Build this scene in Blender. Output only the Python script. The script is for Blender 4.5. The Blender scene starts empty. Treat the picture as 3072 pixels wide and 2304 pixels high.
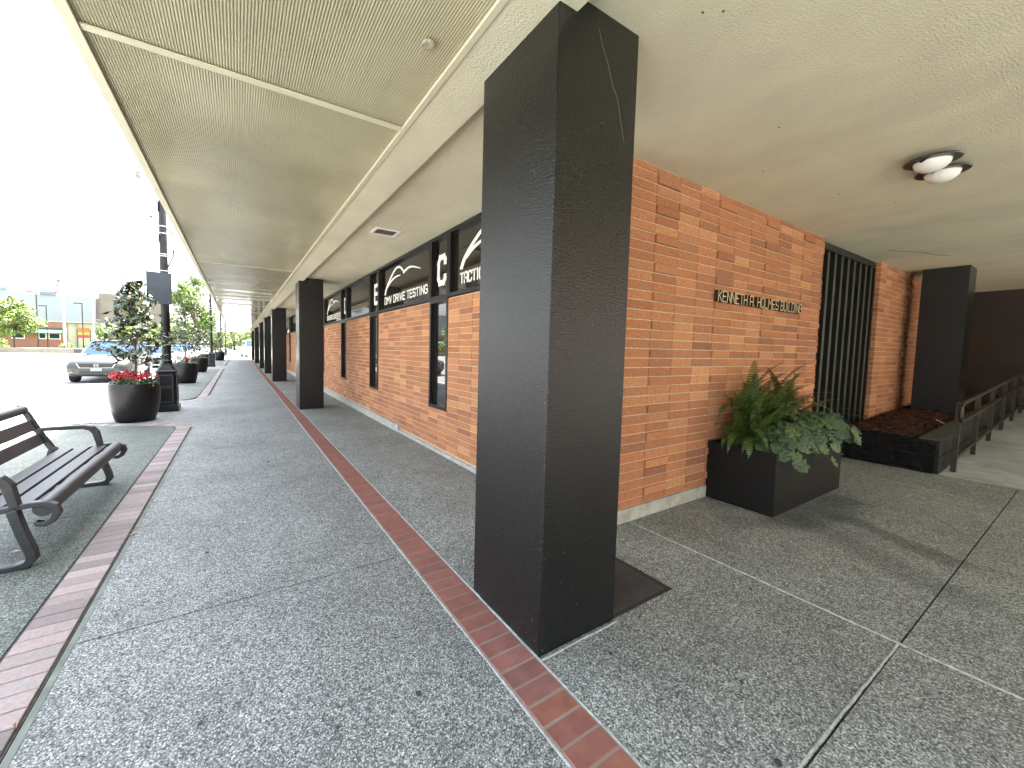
import bpy, bmesh, math, random
import numpy as np
from mathutils import Vector, Matrix
random.seed(7)
rng = np.random.default_rng(7)
scene = bpy.context.scene
COL = scene.collection

# ------------------------------------------------------------------ camera, world, sun, exposure
cam = bpy.data.cameras.new("camera")
cam_ob = bpy.data.objects.new("camera", cam)
COL.objects.link(cam_ob)
scene.camera = cam_ob
YAW, PITCH, ROLL = 0.5273, -0.0611, 0.0183
_cy, _sy, _cp, _sp = math.cos(YAW), math.sin(YAW), math.cos(PITCH), math.sin(PITCH)
_F = Vector((_sy*_cp, _cy*_cp, _sp)); _R = Vector((_cy, -_sy, 0)); _U = _R.cross(_F)
_cr, _sr = math.cos(ROLL), math.sin(ROLL)
_R2 = _R*_cr + _U*_sr; _U2 = -_R*_sr + _U*_cr
rot = Matrix((_R2, _U2, -_F)).transposed()
cam_ob.matrix_world = Matrix.Translation((0, 0, 1.4)) @ rot.to_4x4()
cam.sensor_width = 36
cam.lens = 1144.17/3072*36
cam.shift_x = 156.2/3072
cam.shift_y = -33.3/3072
cam.clip_start = 0.05
cam.clip_end = 3000

SUN_EL, SUN_AZ = math.radians(60.5), math.radians(20)      # azimuth measured from +X towards +Y
sund = Vector((math.cos(SUN_EL)*math.cos(SUN_AZ), math.cos(SUN_EL)*math.sin(SUN_AZ), math.sin(SUN_EL)))
world = bpy.data.worlds.new("World")
scene.world = world
world.use_nodes = True
wn = world.node_tree
wn.nodes.clear()
sky = wn.nodes.new("ShaderNodeTexSky")
sky.sky_type = 'NISHITA'
sky.sun_disc = False
sky.sun_elevation = SUN_EL
sky.sun_rotation = math.pi/2 - SUN_AZ
sky.air_density = 1.2
sky.dust_density = 6.0
sky.ozone_density = 1.0
hs = wn.nodes.new("ShaderNodeHueSaturation")
hs.inputs["Saturation"].default_value = 0.45
bg = wn.nodes.new("ShaderNodeBackground")
bg.inputs["Strength"].default_value = 0.15
wo = wn.nodes.new("ShaderNodeOutputWorld")
wn.links.new(sky.outputs[0], hs.inputs["Color"])
wn.links.new(hs.outputs[0], bg.inputs[0])
wn.links.new(bg.outputs[0], wo.inputs[0])
sl = bpy.data.lights.new("sun", 'SUN')
sl.energy = 5.0
sl.angle = math.radians(0.6)
sl.color = (1.0, 0.95, 0.87)
sun_ob = bpy.data.objects.new("sun", sl)
COL.objects.link(sun_ob)
sun_ob.rotation_euler = (-sund).to_track_quat('-Z', 'Y').to_euler()
vs = scene.view_settings
scene.display_settings.display_device = 'sRGB'
vs.view_transform = 'Standard'
vs.look = 'None'
vs.gamma = 1
vs.use_curve_mapping = False
vs.exposure = 3.45
scene.cycles.max_bounces = 10
scene.cycles.diffuse_bounces = 6

# ------------------------------------------------------------------ materials
def mat(name, col=(.5, .5, .5), rough=.6, metal=0, spec=.5, noise=None, bump=None, var=None, coat=0, trans=0, ior=1.5):
    """noise=(scale, amount), bump=(scale, strength, distance), var=colour list picked per piece"""
    m = bpy.data.materials.new(name)
    m.use_nodes = True
    nt = m.node_tree
    b = nt.nodes["Principled BSDF"]
    b.inputs["Base Color"].default_value = (*col, 1)
    b.inputs["Roughness"].default_value = rough
    b.inputs["Metallic"].default_value = metal
    b.inputs["Specular IOR Level"].default_value = spec
    b.inputs["IOR"].default_value = ior
    b.inputs["Coat Weight"].default_value = coat
    b.inputs["Coat Roughness"].default_value = .05
    b.inputs["Transmission Weight"].default_value = trans
    tc = nt.nodes.new("ShaderNodeNewGeometry")
    out = None
    if var:
        oi = nt.nodes.new("ShaderNodeObjectInfo")
        add = nt.nodes.new("ShaderNodeMath"); add.operation = 'ADD'
        nt.links.new(oi.outputs["Random"], add.inputs[0])
        nt.links.new(tc.outputs["Random Per Island"], add.inputs[1])
        fr = nt.nodes.new("ShaderNodeMath"); fr.operation = 'FRACT'
        nt.links.new(add.outputs[0], fr.inputs[0])
        cr = nt.nodes.new("ShaderNodeValToRGB")
        els = cr.color_ramp.elements
        els[0].position = 0; els[0].color = (*var[0], 1)
        els[1].position = 1; els[1].color = (*var[-1], 1)
        for i, c in enumerate(var[1:-1]):
            e = els.new((i+1)/(len(var)-1)); e.color = (*c, 1)
        nt.links.new(fr.outputs[0], cr.inputs[0])
        out = cr.outputs[0]
    if noise:
        n = nt.nodes.new("ShaderNodeTexNoise"); n.inputs["Scale"].default_value = noise[0]
        n.inputs["Detail"].default_value = 5
        nt.links.new(tc.outputs["Position"], n.inputs["Vector"])
        mr = nt.nodes.new("ShaderNodeMapRange")
        mr.inputs[1].default_value = .3; mr.inputs[2].default_value = .7
        mr.inputs[3].default_value = 1-noise[1]; mr.inputs[4].default_value = 1+noise[1]
        nt.links.new(n.outputs[0], mr.inputs[0])
        mx = nt.nodes.new("ShaderNodeVectorMath"); mx.operation = 'MULTIPLY'
        if out: nt.links.new(out, mx.inputs[0])
        else: mx.inputs[0].default_value = col
        nt.links.new(mr.outputs[0], mx.inputs[1])
        out = mx.outputs[0]
    if out: nt.links.new(out, b.inputs["Base Color"])
    if bump:
        n2 = nt.nodes.new("ShaderNodeTexNoise"); n2.inputs["Scale"].default_value = bump[0]
        n2.inputs["Detail"].default_value = 3
        nt.links.new(tc.outputs["Position"], n2.inputs["Vector"])
        bp = nt.nodes.new("ShaderNodeBump"); bp.inputs["Strength"].default_value = bump[1]
        bp.inputs["Distance"].default_value = bump[2]
        nt.links.new(n2.outputs[0], bp.inputs["Height"])
        nt.links.new(bp.outputs[0], b.inputs["Normal"])
    return m

def stain_mult(m, scale, lo, hi, amt, stretch=(1, 1, 1)):
    """multiply a material's base colour by broad weathering patches"""
    nt = m.node_tree; b = nt.nodes["Principled BSDF"]
    inp = b.inputs["Base Color"]
    g = nt.nodes.new("ShaderNodeNewGeometry")
    mp = nt.nodes.new("ShaderNodeVectorMath"); mp.operation = 'MULTIPLY'; mp.inputs[1].default_value = stretch
    nt.links.new(g.outputs["Position"], mp.inputs[0])
    n = nt.nodes.new("ShaderNodeTexNoise"); n.inputs["Scale"].default_value = scale; n.inputs["Detail"].default_value = 6
    n.inputs["Roughness"].default_value = .6
    nt.links.new(mp.outputs[0], n.inputs["Vector"])
    mr = nt.nodes.new("ShaderNodeMapRange"); mr.inputs[1].default_value = lo; mr.inputs[2].default_value = hi
    mr.inputs[3].default_value = 1-amt; mr.inputs[4].default_value = 1
    nt.links.new(n.outputs[0], mr.inputs[0])
    mx = nt.nodes.new("ShaderNodeVectorMath"); mx.operation = 'MULTIPLY'
    if inp.is_linked: nt.links.new(inp.links[0].from_socket, mx.inputs[0])
    else: mx.inputs[0].default_value = inp.default_value[:3]
    nt.links.new(mr.outputs[0], mx.inputs[1])
    nt.links.new(mx.outputs[0], inp)

def aggregate(name, cols, scale, rough=.75, stains=None):
    """exposed aggregate concrete: pebbles of several tones in a grey matrix"""
    m = bpy.data.materials.new(name); m.use_nodes = True
    nt = m.node_tree; b = nt.nodes["Principled BSDF"]
    L = nt.links.new
    g = nt.nodes.new("ShaderNodeNewGeometry")
    def vor(s, feat='F1'):
        v = nt.nodes.new("ShaderNodeTexVoronoi"); v.inputs["Scale"].default_value = s; v.feature = feat
        v.voronoi_dimensions = '3D'
        L(g.outputs["Position"], v.inputs["Vector"]); return v
    v = vor(scale)
    sep = nt.nodes.new("ShaderNodeSeparateColor"); L(v.outputs["Color"], sep.inputs[0])
    cr = nt.nodes.new("ShaderNodeValToRGB"); els = cr.color_ramp.elements
    els[0].position = 0; els[0].color = (*cols[0], 1); els[1].position = 1; els[1].color = (*cols[-1], 1)
    for i, c in enumerate(cols[1:-1]):
        e = els.new((i+1)/(len(cols)-1)); e.color = (*c, 1)
    L(sep.outputs[0], cr.inputs[0])
    # pebble edges darker
    ed = nt.nodes.new("ShaderNodeMapRange"); ed.inputs[1].default_value = .25; ed.inputs[2].default_value = .75
    ed.inputs[3].default_value = 1.12; ed.inputs[4].default_value = .6
    L(v.outputs["Distance"], ed.inputs[0])
    m1 = nt.nodes.new("ShaderNodeVectorMath"); m1.operation = 'MULTIPLY'
    L(cr.outputs[0], m1.inputs[0]); L(ed.outputs[0], m1.inputs[1])
    # broad mottling and fine traffic wear
    out = m1.outputs[0]
    for s, lo, hi, a, bb in ((.9, .3, .7, .80, 1.16), (5, .3, .7, .90, 1.1), (22, .3, .7, .86, 1.14)):
        n = nt.nodes.new("ShaderNodeTexNoise"); n.inputs["Scale"].default_value = s; n.inputs["Detail"].default_value = 5
        L(g.outputs["Position"], n.inputs["Vector"])
        mr = nt.nodes.new("ShaderNodeMapRange"); mr.inputs[1].default_value = lo; mr.inputs[2].default_value = hi
        mr.inputs[3].default_value = a; mr.inputs[4].default_value = bb
        L(n.outputs[0], mr.inputs[0])
        mm = nt.nodes.new("ShaderNodeVectorMath"); mm.operation = 'MULTIPLY'
        L(out, mm.inputs[0]); L(mr.outputs[0], mm.inputs[1]); out = mm.outputs[0]
    # damp stains: soft capsules (x0,y0,x1,y1,radius,darkness)
    for (x0, y0, x1, y1, r, dk) in (stains or []):
        a = Vector((x0, y0, 0)); d = Vector((x1-x0, y1-y0, 0)); l2 = max(d.length_squared, 1e-6)
        wv = nt.nodes.new("ShaderNodeTexNoise"); wv.inputs["Scale"].default_value = 2.5; wv.inputs["Detail"].default_value = 4
        L(g.outputs["Position"], wv.inputs["Vector"])
        wsc = nt.nodes.new("ShaderNodeVectorMath"); wsc.operation = 'MULTIPLY_ADD'
        wsc.inputs[1].default_value = (.35, .35, 0); 
        L(wv.outputs["Color"], wsc.inputs[0])
        ad = nt.nodes.new("ShaderNodeVectorMath"); ad.operation = 'SUBTRACT'
        L(g.outputs["Position"], ad.inputs[0]); ad.inputs[1].default_value = (.175, .175, 0)
        L(ad.outputs[0], wsc.inputs[2])
        pa = nt.nodes.new("ShaderNodeVectorMath"); pa.operation = 'SUBTRACT'
        L(wsc.outputs[0], pa.inputs[0]); pa.inputs[1].default_value = a
        dt = nt.nodes.new("ShaderNodeVectorMath"); dt.operation = 'DOT_PRODUCT'
        L(pa.outputs[0], dt.inputs[0]); dt.inputs[1].default_value = d
        tt = nt.nodes.new("ShaderNodeMath"); tt.operation = 'DIVIDE'; tt.use_clamp = True
        L(dt.outputs["Value"], tt.inputs[0]); tt.inputs[1].default_value = l2
        sc = nt.nodes.new("ShaderNodeVectorMath"); sc.operation = 'SCALE'; sc.inputs[0].default_value = d
        L(tt.outputs[0], sc.inputs["Scale"])
        df = nt.nodes.new("ShaderNodeVectorMath"); df.operation = 'DISTANCE'
        L(pa.outputs[0], df.inputs[0]); L(sc.outputs[0], df.inputs[1])
        mr = nt.nodes.new("ShaderNodeMapRange"); mr.interpolation_type = 'SMOOTHSTEP'
        mr.inputs[1].default_value = r*.4; mr.inputs[2].default_value = r*1.5
        mr.inputs[3].default_value = 1-dk; mr.inputs[4].default_value = 1
        L(df.outputs["Value"], mr.inputs[0])
        mm = nt.nodes.new("ShaderNodeVectorMath"); mm.operation = 'MULTIPLY'
        L(out, mm.inputs[0]); L(mr.outputs[0], mm.inputs[1]); out = mm.outputs[0]
    L(out, b.inputs["Base Color"])
    b.inputs["Roughness"].default_value = rough
    bp = nt.nodes.new("ShaderNodeBump"); bp.inputs["Strength"].default_value = .35; bp.inputs["Distance"].default_value = .002
    bp.invert = True
    L(v.outputs["Distance"], bp.inputs["Height"]); L(bp.outputs[0], b.inputs["Normal"])
    return m

M = {}
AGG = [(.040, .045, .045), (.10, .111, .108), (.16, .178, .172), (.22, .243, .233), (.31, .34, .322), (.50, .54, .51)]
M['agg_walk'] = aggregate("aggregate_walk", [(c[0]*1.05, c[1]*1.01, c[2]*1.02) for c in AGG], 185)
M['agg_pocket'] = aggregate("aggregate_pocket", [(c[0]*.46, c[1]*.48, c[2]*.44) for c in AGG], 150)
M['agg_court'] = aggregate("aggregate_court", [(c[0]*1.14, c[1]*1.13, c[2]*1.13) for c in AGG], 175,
    stains=[(4.0, 1.3, 5.1, 1.25, .16, .45), (4.5, 1.15, 4.3, .5, .10, .42), (4.1, 1.2, 3.7, .45, .16, .3), (3.9, 1.35, 3.6, 1.5, .1, .3)])
M['grout'] = mat("dark_joint", (.05, .05, .048), .9, noise=(30, .4))
M['caulk'] = mat("pale_caulk", (.34, .365, .345), .8, noise=(40, .35), bump=(80, .4, .003))
M['conc'] = mat("ramp_concrete", (.37, .40, .39), .85, noise=(6, .15), bump=(60, .3, .003)); stain_mult(M['conc'], 1.6, .35, .6, .3)
M['conc_foot'] = mat("footing_concrete", (.40, .39, .34), .85, noise=(12, .25), bump=(50, .4, .004))
M['mortar'] = mat("mortar", (.54, .44, .32), .9, noise=(30, .2), bump=(90, .4, .003))
BR = [(.33, .13, .062), (.38, .15, .064), (.44, .178, .074), (.33, .135, .068), (.50, .215, .09), (.41, .163, .07), (.56, .27, .12), (.36, .15, .072), (.47, .197, .084), (.28, .115, .06)]
M['brick'] = mat("wall_brick", var=BR, rough=.85, noise=(75, .26), bump=(180, .5, .004)); 
PV = [(.17, .14, .135), (.225, .18, .17), (.26, .215, .205), (.19, .165, .155), (.14, .12, .115), (.245, .195, .185), (.285, .245, .235), (.18, .155, .15)]
M['paver_pink'] = mat("pink_paver", var=PV, rough=.75, noise=(60, .14), bump=(120, .3, .002))
PR = [(.20, .085, .07), (.235, .10, .083), (.18, .085, .075), (.25, .11, .09), (.21, .092, .076), (.24, .10, .073), (.19, .092, .082)]
M['paver_red'] = mat("red_paver", var=PR, rough=.5, noise=(14, .16), bump=(100, .2, .002))
M['stucco'] = mat("cream_stucco", (.71, .675, .49), .85, noise=(3, .05), bump=(115, .8, .008)); stain_mult(M['stucco'], .9, .3, .55, .16, (1, .35, 1))
M['trim'] = mat("cream_metal_trim", (.60, .57, .42), .35, noise=(3, .05))
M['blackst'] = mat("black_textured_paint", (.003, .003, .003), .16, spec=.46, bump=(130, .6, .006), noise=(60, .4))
def glint_specks(m, scale, thr, col):
    """glints painted into the base colour as lighter specks"""
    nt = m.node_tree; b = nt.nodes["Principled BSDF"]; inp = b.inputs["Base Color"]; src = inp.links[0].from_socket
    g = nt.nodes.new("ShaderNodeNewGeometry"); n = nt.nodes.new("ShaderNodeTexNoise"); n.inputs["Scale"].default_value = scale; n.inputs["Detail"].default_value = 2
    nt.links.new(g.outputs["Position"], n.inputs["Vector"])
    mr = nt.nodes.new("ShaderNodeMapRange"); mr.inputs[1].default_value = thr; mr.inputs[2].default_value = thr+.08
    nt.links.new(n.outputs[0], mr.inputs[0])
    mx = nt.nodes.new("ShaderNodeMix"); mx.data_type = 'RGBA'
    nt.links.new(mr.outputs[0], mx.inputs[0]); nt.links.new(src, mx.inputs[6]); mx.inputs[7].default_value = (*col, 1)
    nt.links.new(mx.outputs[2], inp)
glint_specks(M['blackst'], 150, .60, (.028, .028, .026))  # pale specks in the column colour imitate glints
M['blackwood'] = mat("weathered_black_timber", (.004, .004, .004), .6, spec=.2, bump=(25, .9, .02), noise=(20, .4))
M['frame'] = mat("dark_bronze_frame", (.012, .011, .010), .35, metal=.3)
M['glass'] = mat("dark_window_glass", (.016, .014, .012), .02, spec=.9, ior=1.55, noise=(1.1, .7))
M['white'] = mat("white_vinyl", (.85, .84, .78), .4)
M['louvre'] = mat("dark_green_louvre", (.035, .038, .030), .4)
M['louvre_dark'] = mat("louvre_backing", (.012, .012, .012), .6)
M['bronze'] = mat("bronze_letter_side", (.05, .035, .02), .5, metal=.4)
M['brass'] = mat("brass_letter_face", (.62, .52, .32), .35, metal=.2)
M['planter'] = mat("charcoal_planter", (.008, .0075, .007), .5, spec=.25, noise=(20, .15))
M['pot'] = mat("black_pot", (.0045, .0045, .005), .36, spec=.33)
M['soil'] = mat("soil", (.02, .013, .009), .95, bump=(60, .8, .01))
M['mulch'] = mat("bark_chip", var=[(.085, .030, .014), (.05, .018, .010), (.13, .045, .02), (.03, .013, .008)], rough=.85)
M['iron'] = mat("black_iron", (.004, .0045, .006), .35, spec=.4, bump=(40, .15, .004))
M['bench_iron'] = mat("bench_casting", (.014, .016, .018), .42, spec=.6, bump=(60, .3, .004), noise=(25, .3))
M['bench_slat'] = mat("bench_slat", (.027, .026, .028), .45, noise=(9, .18), bump=(30, .2, .004))
M['rail'] = mat("bronze_rail", (.05, .043, .034), .38, metal=.5, noise=(10, .2))
M['galv'] = mat("grey_metal", (.30, .31, .32), .4, metal=.6)
M['steel'] = mat("steel_band", (.62, .63, .62), .3, metal=.8)
M['signback'] = mat("sign_back_metal", (.045, .052, .062), .4, metal=.5, noise=(4, .15))
M['milk'] = mat("opal_glass", (.80, .80, .74), .35)
M['bark'] = mat("tree_bark", (.06, .045, .035), .9, bump=(30, .6, .02))
M['leaf_mag'] = mat("magnolia_leaf", var=[(.016, .032, .011), (.026, .046, .014), (.012, .024, .010), (.055, .055, .018), (.06, .038, .018)], rough=.33, spec=.45)
M['leaf_fern'] = mat("fern_leaf", var=[(.045, .09, .016), (.085, .12, .020), (.025, .055, .012), (.06, .10, .02)], rough=.45)
M['leaf_heu'] = mat("coral_bell_leaf", var=[(.042, .075, .036), (.030, .058, .030), (.075, .12, .032), (.038, .066, .042)], rough=.42, spec=.4, noise=(60, .2), bump=(70, .5, .006))
M['leaf_low'] = mat("bedding_leaf", var=[(.035, .075, .02), (.05, .10, .03), (.03, .06, .025)], rough=.45)
M['red'] = mat("red_petal", var=[(.30, .006, .012), (.38, .008, .014), (.22, .004, .010), (.42, .03, .02)], rough=.5)
M['petal_white'] = mat("pale_petal", (.8, .75, .62), .5)
M['asphalt'] = mat("sunlit_asphalt", (.20, .20, .20), .9, noise=(5, .1), bump=(120, .3, .004))
M['kerb'] = mat("kerb_concrete", (.42, .41, .39), .85, noise=(10, .12))
M['paint'] = mat("road_paint", (.75, .75, .72), .7)
M['grass'] = mat("verge_grass", (.10, .14, .03), .9, noise=(6, .3))

def ribbed():
    m = bpy.data.materials.new("ribbed_canopy_metal"); m.use_nodes = True
    nt = m.node_tree; b = nt.nodes["Principled BSDF"]; L = nt.links.new
    g = nt.nodes.new("ShaderNodeNewGeometry")
    b.inputs["Roughness"].default_value = .13; b.inputs["Specular IOR Level"].default_value = .9
    # slow buckling of the sheet, stretched along the ribs, disturbs the reflections
    mp = nt.nodes.new("ShaderNodeVectorMath"); mp.operation = 'MULTIPLY'; mp.inputs[1].default_value = (.45, 1.7, 1)
    L(g.outputs["Position"], mp.inputs[0])
    n = nt.nodes.new("ShaderNodeTexNoise"); n.inputs["Scale"].default_value = .8; n.inputs["Detail"].default_value = 1
    L(mp.outputs[0], n.inputs["Vector"])
    bp = nt.nodes.new("ShaderNodeBump"); bp.inputs["Strength"].default_value = .6; bp.inputs["Distance"].default_value = .045
    L(n.outputs[0], bp.inputs["Height"]); L(bp.outputs[0], b.inputs["Normal"])
    n2 = nt.nodes.new("ShaderNodeTexNoise"); n2.inputs["Scale"].default_value = .8; n2.inputs["Detail"].default_value = 4
    L(g.outputs["Position"], n2.inputs["Vector"])
    cr = nt.nodes.new("ShaderNodeValToRGB"); e = cr.color_ramp.elements
    e[0].position = .35; e[0].color = (.44, .41, .27, 1); e[1].position = .62; e[1].color = (.53, .505, .345, 1)
    L(n2.outputs[0], cr.inputs[0]); L(cr.outputs[0], b.inputs["Base Color"])
    return m
M['ribbed'] = ribbed(); stain_mult(M['ribbed'], 1.1, .34, .58, .16, (1, .6, 1))

# ------------------------------------------------------------------ mesh helpers
class MB:
    def __init__(s): s.v = []; s.f = []
    def add(s, vs, fs):
        o = len(s.v); s.v += [tuple(v) for v in vs]; s.f += [tuple(i+o for i in f) for f in fs]; return s
    def box(s, x0, y0, z0, x1, y1, z1, mx=None):
        vs = [(x0, y0, z0), (x1, y0, z0), (x1, y1, z0), (x0, y1, z0), (x0, y0, z1), (x1, y0, z1), (x1, y1, z1), (x0, y1, z1)]
        if mx: vs = [mx @ Vector(v) for v in vs]
        return s.add(vs, [(0, 3, 2, 1), (4, 5, 6, 7), (0, 1, 5, 4), (1, 2, 6, 5), (2, 3, 7, 6), (3, 0, 4, 7)])
    def bar(s, a, b, w, h=None, up=(0, 0, 1)):
        a = Vector(a); b = Vector(b); h = h or w
        d = (b-a).normalized(); u = Vector(up)
        if abs(d.dot(u)) > .98: u = Vector((0, 1, 0))
        r = d.cross(u).normalized(); u = r.cross(d)
        vs = [p + r*i*w/2 + u*j*h/2 for p in (a, b) for i, j in ((-1, -1), (1, -1), (1, 1), (-1, 1))]
        return s.add(vs, [(0, 1, 2, 3), (7, 6, 5, 4), (0, 4, 5, 1), (1, 5, 6, 2), (2, 6, 7, 3), (3, 7, 4, 0)])
    def tube(s, pts, r, n=10, caps=True):
        pts = [Vector(p) for p in pts]; R = r if isinstance(r, (list, tuple)) else [r]*len(pts)
        vs = []; fs = []; pu = None
        for i, p in enumerate(pts):
            d = (pts[min(i+1, len(pts)-1)] - pts[max(i-1, 0)]).normalized()
            u = pu if pu is not None else (Vector((0, 0, 1)) if abs(d.z) < .9 else Vector((0, 1, 0)))
            a = d.cross(u).normalized(); u = a.cross(d).normalized(); pu = u
            for k in range(n):
                t = 2*math.pi*k/n; vs.append(p + (a*math.cos(t) + u*math.sin(t))*R[i])
        for i in range(len(pts)-1):
            for k in range(n):
                fs.append((i*n+k, i*n+(k+1) % n, (i+1)*n+(k+1) % n, (i+1)*n+k))
        if caps: fs += [tuple(range(n))[::-1], tuple((len(pts)-1)*n+k for k in range(n))]
        return s.add(vs, fs)
    def lathe(s, prof, c=(0, 0, 0), n=24, square=None):
        vs = []; fs = []
        for (r, z) in prof:
            for k in range(n):
                t = 2*math.pi*(k+.5)/n
                vs.append((c[0]+r*math.cos(t), c[1]+r*math.sin(t), c[2]+z))
        for i in range(len(prof)-1):
            for k in range(n):
                fs.append((i*n+k, i*n+(k+1) % n, (i+1)*n+(k+1) % n, (i+1)*n+k))
        fs += [tuple(range(n))[::-1], tuple((len(prof)-1)*n+k for k in range(n))]
        return s.add(vs, fs)
    def prism(s, poly, axis, a, b):
        """poly: 2D points in the plane normal to axis ('x','y','z')"""
        def P(u, v, w): return {'x': (w, u, v), 'y': (u, w, v), 'z': (u, v, w)}[axis]
        n = len(poly)
        vs = [P(u, v, a) for u, v in poly] + [P(u, v, b) for u, v in poly]
        return s.add(vs, [tuple(range(n))[::-1], tuple(range(n, 2*n))] + [(i, (i+1) % n, n+(i+1) % n, n+i) for i in range(n)])
    def mesh(s, name, m, smooth=False, fix=True):
        me = bpy.data.meshes.new(name); me.from_pydata([tuple(v) for v in s.v], [], s.f); me.materials.append(m)
        if fix:
            bm = bmesh.new(); bm.from_mesh(me); bmesh.ops.recalc_face_normals(bm, faces=bm.faces); bm.to_mesh(me); bm.free()
        if smooth:
            me.shade_smooth()
            try: me.set_sharp_from_angle(angle=math.radians(40))
            except Exception: pass
        me.update(); return me
    def obj(s, name, m, parent=None, smooth=False, loc=None, rz=0, fix=True):
        return link(s.mesh(name, m, smooth, fix), name, parent, loc, rz)

def link(me, name, parent=None, loc=None, rz=0):
    o = bpy.data.objects.new(name, me); COL.objects.link(o)
    if parent is not None: o.parent = parent
    if loc is not None: o.location = loc
    o.rotation_euler = (0, 0, rz)
    return o
def tag(o, label=None, cat=None, group=None, kind=None):
    if label: o['label'] = label
    if cat: o['category'] = cat
    if group: o['group'] = group
    if kind: o['kind'] = kind
    return o
def thing(name, label, cat, loc=(0, 0, 0), rz=0, group=None):
    o = bpy.data.objects.new(name, None); COL.objects.link(o); o.location = loc; o.rotation_euler = (0, 0, rz)
    o.empty_display_size = .1
    return tag(o, label, cat, group)
def copy_tree(o, parent=None):
    c = o.copy(); COL.objects.link(c); c.parent = parent
    for ch in list(o.children): copy_tree(ch, c)
    return c
def bevel(o, w, seg=2):
    md = o.modifiers.new("bevel", 'BEVEL'); md.width = w; md.segments = seg; md.limit_method = 'ANGLE'; md.angle_limit = math.radians(35)
    return o
BOX = bpy.data.meshes

# ------------------------------------------------------------------ ground: pavement, road
XE, XB0, XB1 = -.71, .945, 1.166          # walk edge, red strip
YK, XF = 1.965, 2.331                      # side wall plane, street wall plane
ZS, ZB = 2.912, 2.84                       # soffit, beam underside / canopy
YEND = 46.6
KERB = -2.62
g = MB().box(KERB+.15, -9, -.30, 17, 110, -.022).obj("pavement", M['grout']); tag(g, "grey exposed aggregate pavement between the street and the brick building", kind='structure')
pave = g
slab_no = 0
def slab(x0, y0, x1, y1, m, z=0.0, gap=.004):
    o = MB().box(x0+gap, y0+gap, -.021, x1-gap, y1-gap, z).obj("slab", m, pave); return o
YJ = [-9, -3.2, -1.3, .49, 2.35, 4.19, 6.07, 7.9, 9.75, 11.6] + [11.6+1.85*i for i in range(1, 20)]
for a, b in zip(YJ[:-1], YJ[1:]):
    MB().box(-.674, a+.004, -.021, XB0+.002, b-.004, 0).obj('slab', M['agg_walk'], pave)
edge = MB()
for a, b in ((-9, 8.1), (12.7, 26.4), (31, 44)): edge.box(-.702, a, -.02, -.676, b, -.001)
edge.obj("concrete_edging", mat("mossy_edging", (.13, .15, .13), .85, noise=(8, .3)), pave)
# bands: outer boundary of each brick-edged pocket (x,y) polylines, brick laid across
def band(poly, w=.2, pitch=.0925):
    """returns brick centres and headings along a polyline, on its left side"""
    out = []; acc = 0
    for (p, q) in zip(poly[:-1], poly[1:]):
        p = Vector(p); q = Vector(q); L = (q-p).length; d = (q-p)/L
        n = max(1, round(L/pitch)); 
        for i in range(n): out.append((p + d*(i+.5)*L/n, math.atan2(d.y, d.x), L/n))
    return out
def corner(p, a0, a1, r, n=5):
    return [(p[0]+r*math.cos(math.radians(a0+(a1-a0)*i/n)), p[1]+r*math.sin(math.radians(a0+(a1-a0)*i/n))) for i in range(n+1)]
XC = -.815                                                     # centre line of the band
lines = [
    [(XC, -4.0), (XC, 7.85)] + corner((XC-.42, 7.85), 0, 70, .42, 4)[1:] + [(-1.45, 8.42), (-2.38, 8.78)],
    [(-2.36, 8.90), (-2.42, 10.9)],
    [(-2.3, 11.32), (-1.45, 11.5)] + corner((-1.35, 12.05), -90, -15, .5, 4)[1:] + [(-.84, 12.6), (-.86, 26.3)] + [(-1.0, 26.6), (-2.3, 27.0)],
    [(-2.3, 30.6), (-1.4, 30.7), (-1.0, 31.2), (-.9, 31.6), (-.9, 43.5)],
]
pb_mesh = {}
def paver_mesh(L, W, m, key):
    k = (round(L, 3), round(W, 3), key)
    if k not in pb_mesh:
        l, w = L/2-(.004 if key == 'r' else .0025), W/2-.002; c = .003
        b = MB().add([(-l, -w, -.02), (l, -w, -.02), (l, w, -.02), (-l, w, -.02), (-l, -w, .004-c), (l, -w, .004-c), (l, w, .004-c), (-l, w, .004-c),
                      (-l+c, -w+c, .004), (l-c, -w+c, .004), (l-c, w-c, .004), (-l+c, w-c, .004)],
                     [(8, 9, 10, 11), (4, 5, 9, 8), (5, 6, 10, 9), (6, 7, 11, 10), (7, 4, 8, 11), (0, 1, 5, 4), (1, 2, 6, 5), (2, 3, 7, 6), (3, 0, 4, 7)])
        pb_mesh[k] = b.mesh("brick", m, fix=False)
    return pb_mesh[k]
single = 0
rest = MB()
allb = []
for ln in lines:
    for (p, a, L) in band(ln): allb.append((p, a, L))
pink = tag(MB().box(-.93, -4, -.0215, -.708, 8, -.006).obj("brick_band", M['grout'], pave), "band of pale pink bricks laid crosswise along the walkway")
allb.sort(key=lambda t: t[0].length if t[0].y > .8 else 99-t[0].y)
for i, (p, a, L) in enumerate(allb):
    if i < 150 and p.y > .8:
        o = link(paver_mesh(.0925, .2, M['paver_pink'], 'p'), "brick", pink, (p.x, p.y, random.uniform(-.001, .001)), a)
        o.scale = (L/.0925, 1, 1)
    else:
        me = paver_mesh(.0925, .2, M['paver_pink'], 'p'); mx = Matrix.Translation((p.x, p.y, 0)) @ Matrix.Rotation(a, 4, 'Z')
        rest.add([mx @ v.co for v in me.vertices], [tuple(f.vertices) for f in me.polygons])
tag(rest.obj("far_bricks", M['paver_pink'], pink, fix=False), kind='stuff')
red = tag(MB().box(.947, -4, -.0215, 1.164, 45, .001).obj("brick_strip", mat("paver_grout", (.24, .20, .175), .9), pave), "dark red paver strip running along the columns")
rest = MB(); y = -3.95; i = 0
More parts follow.
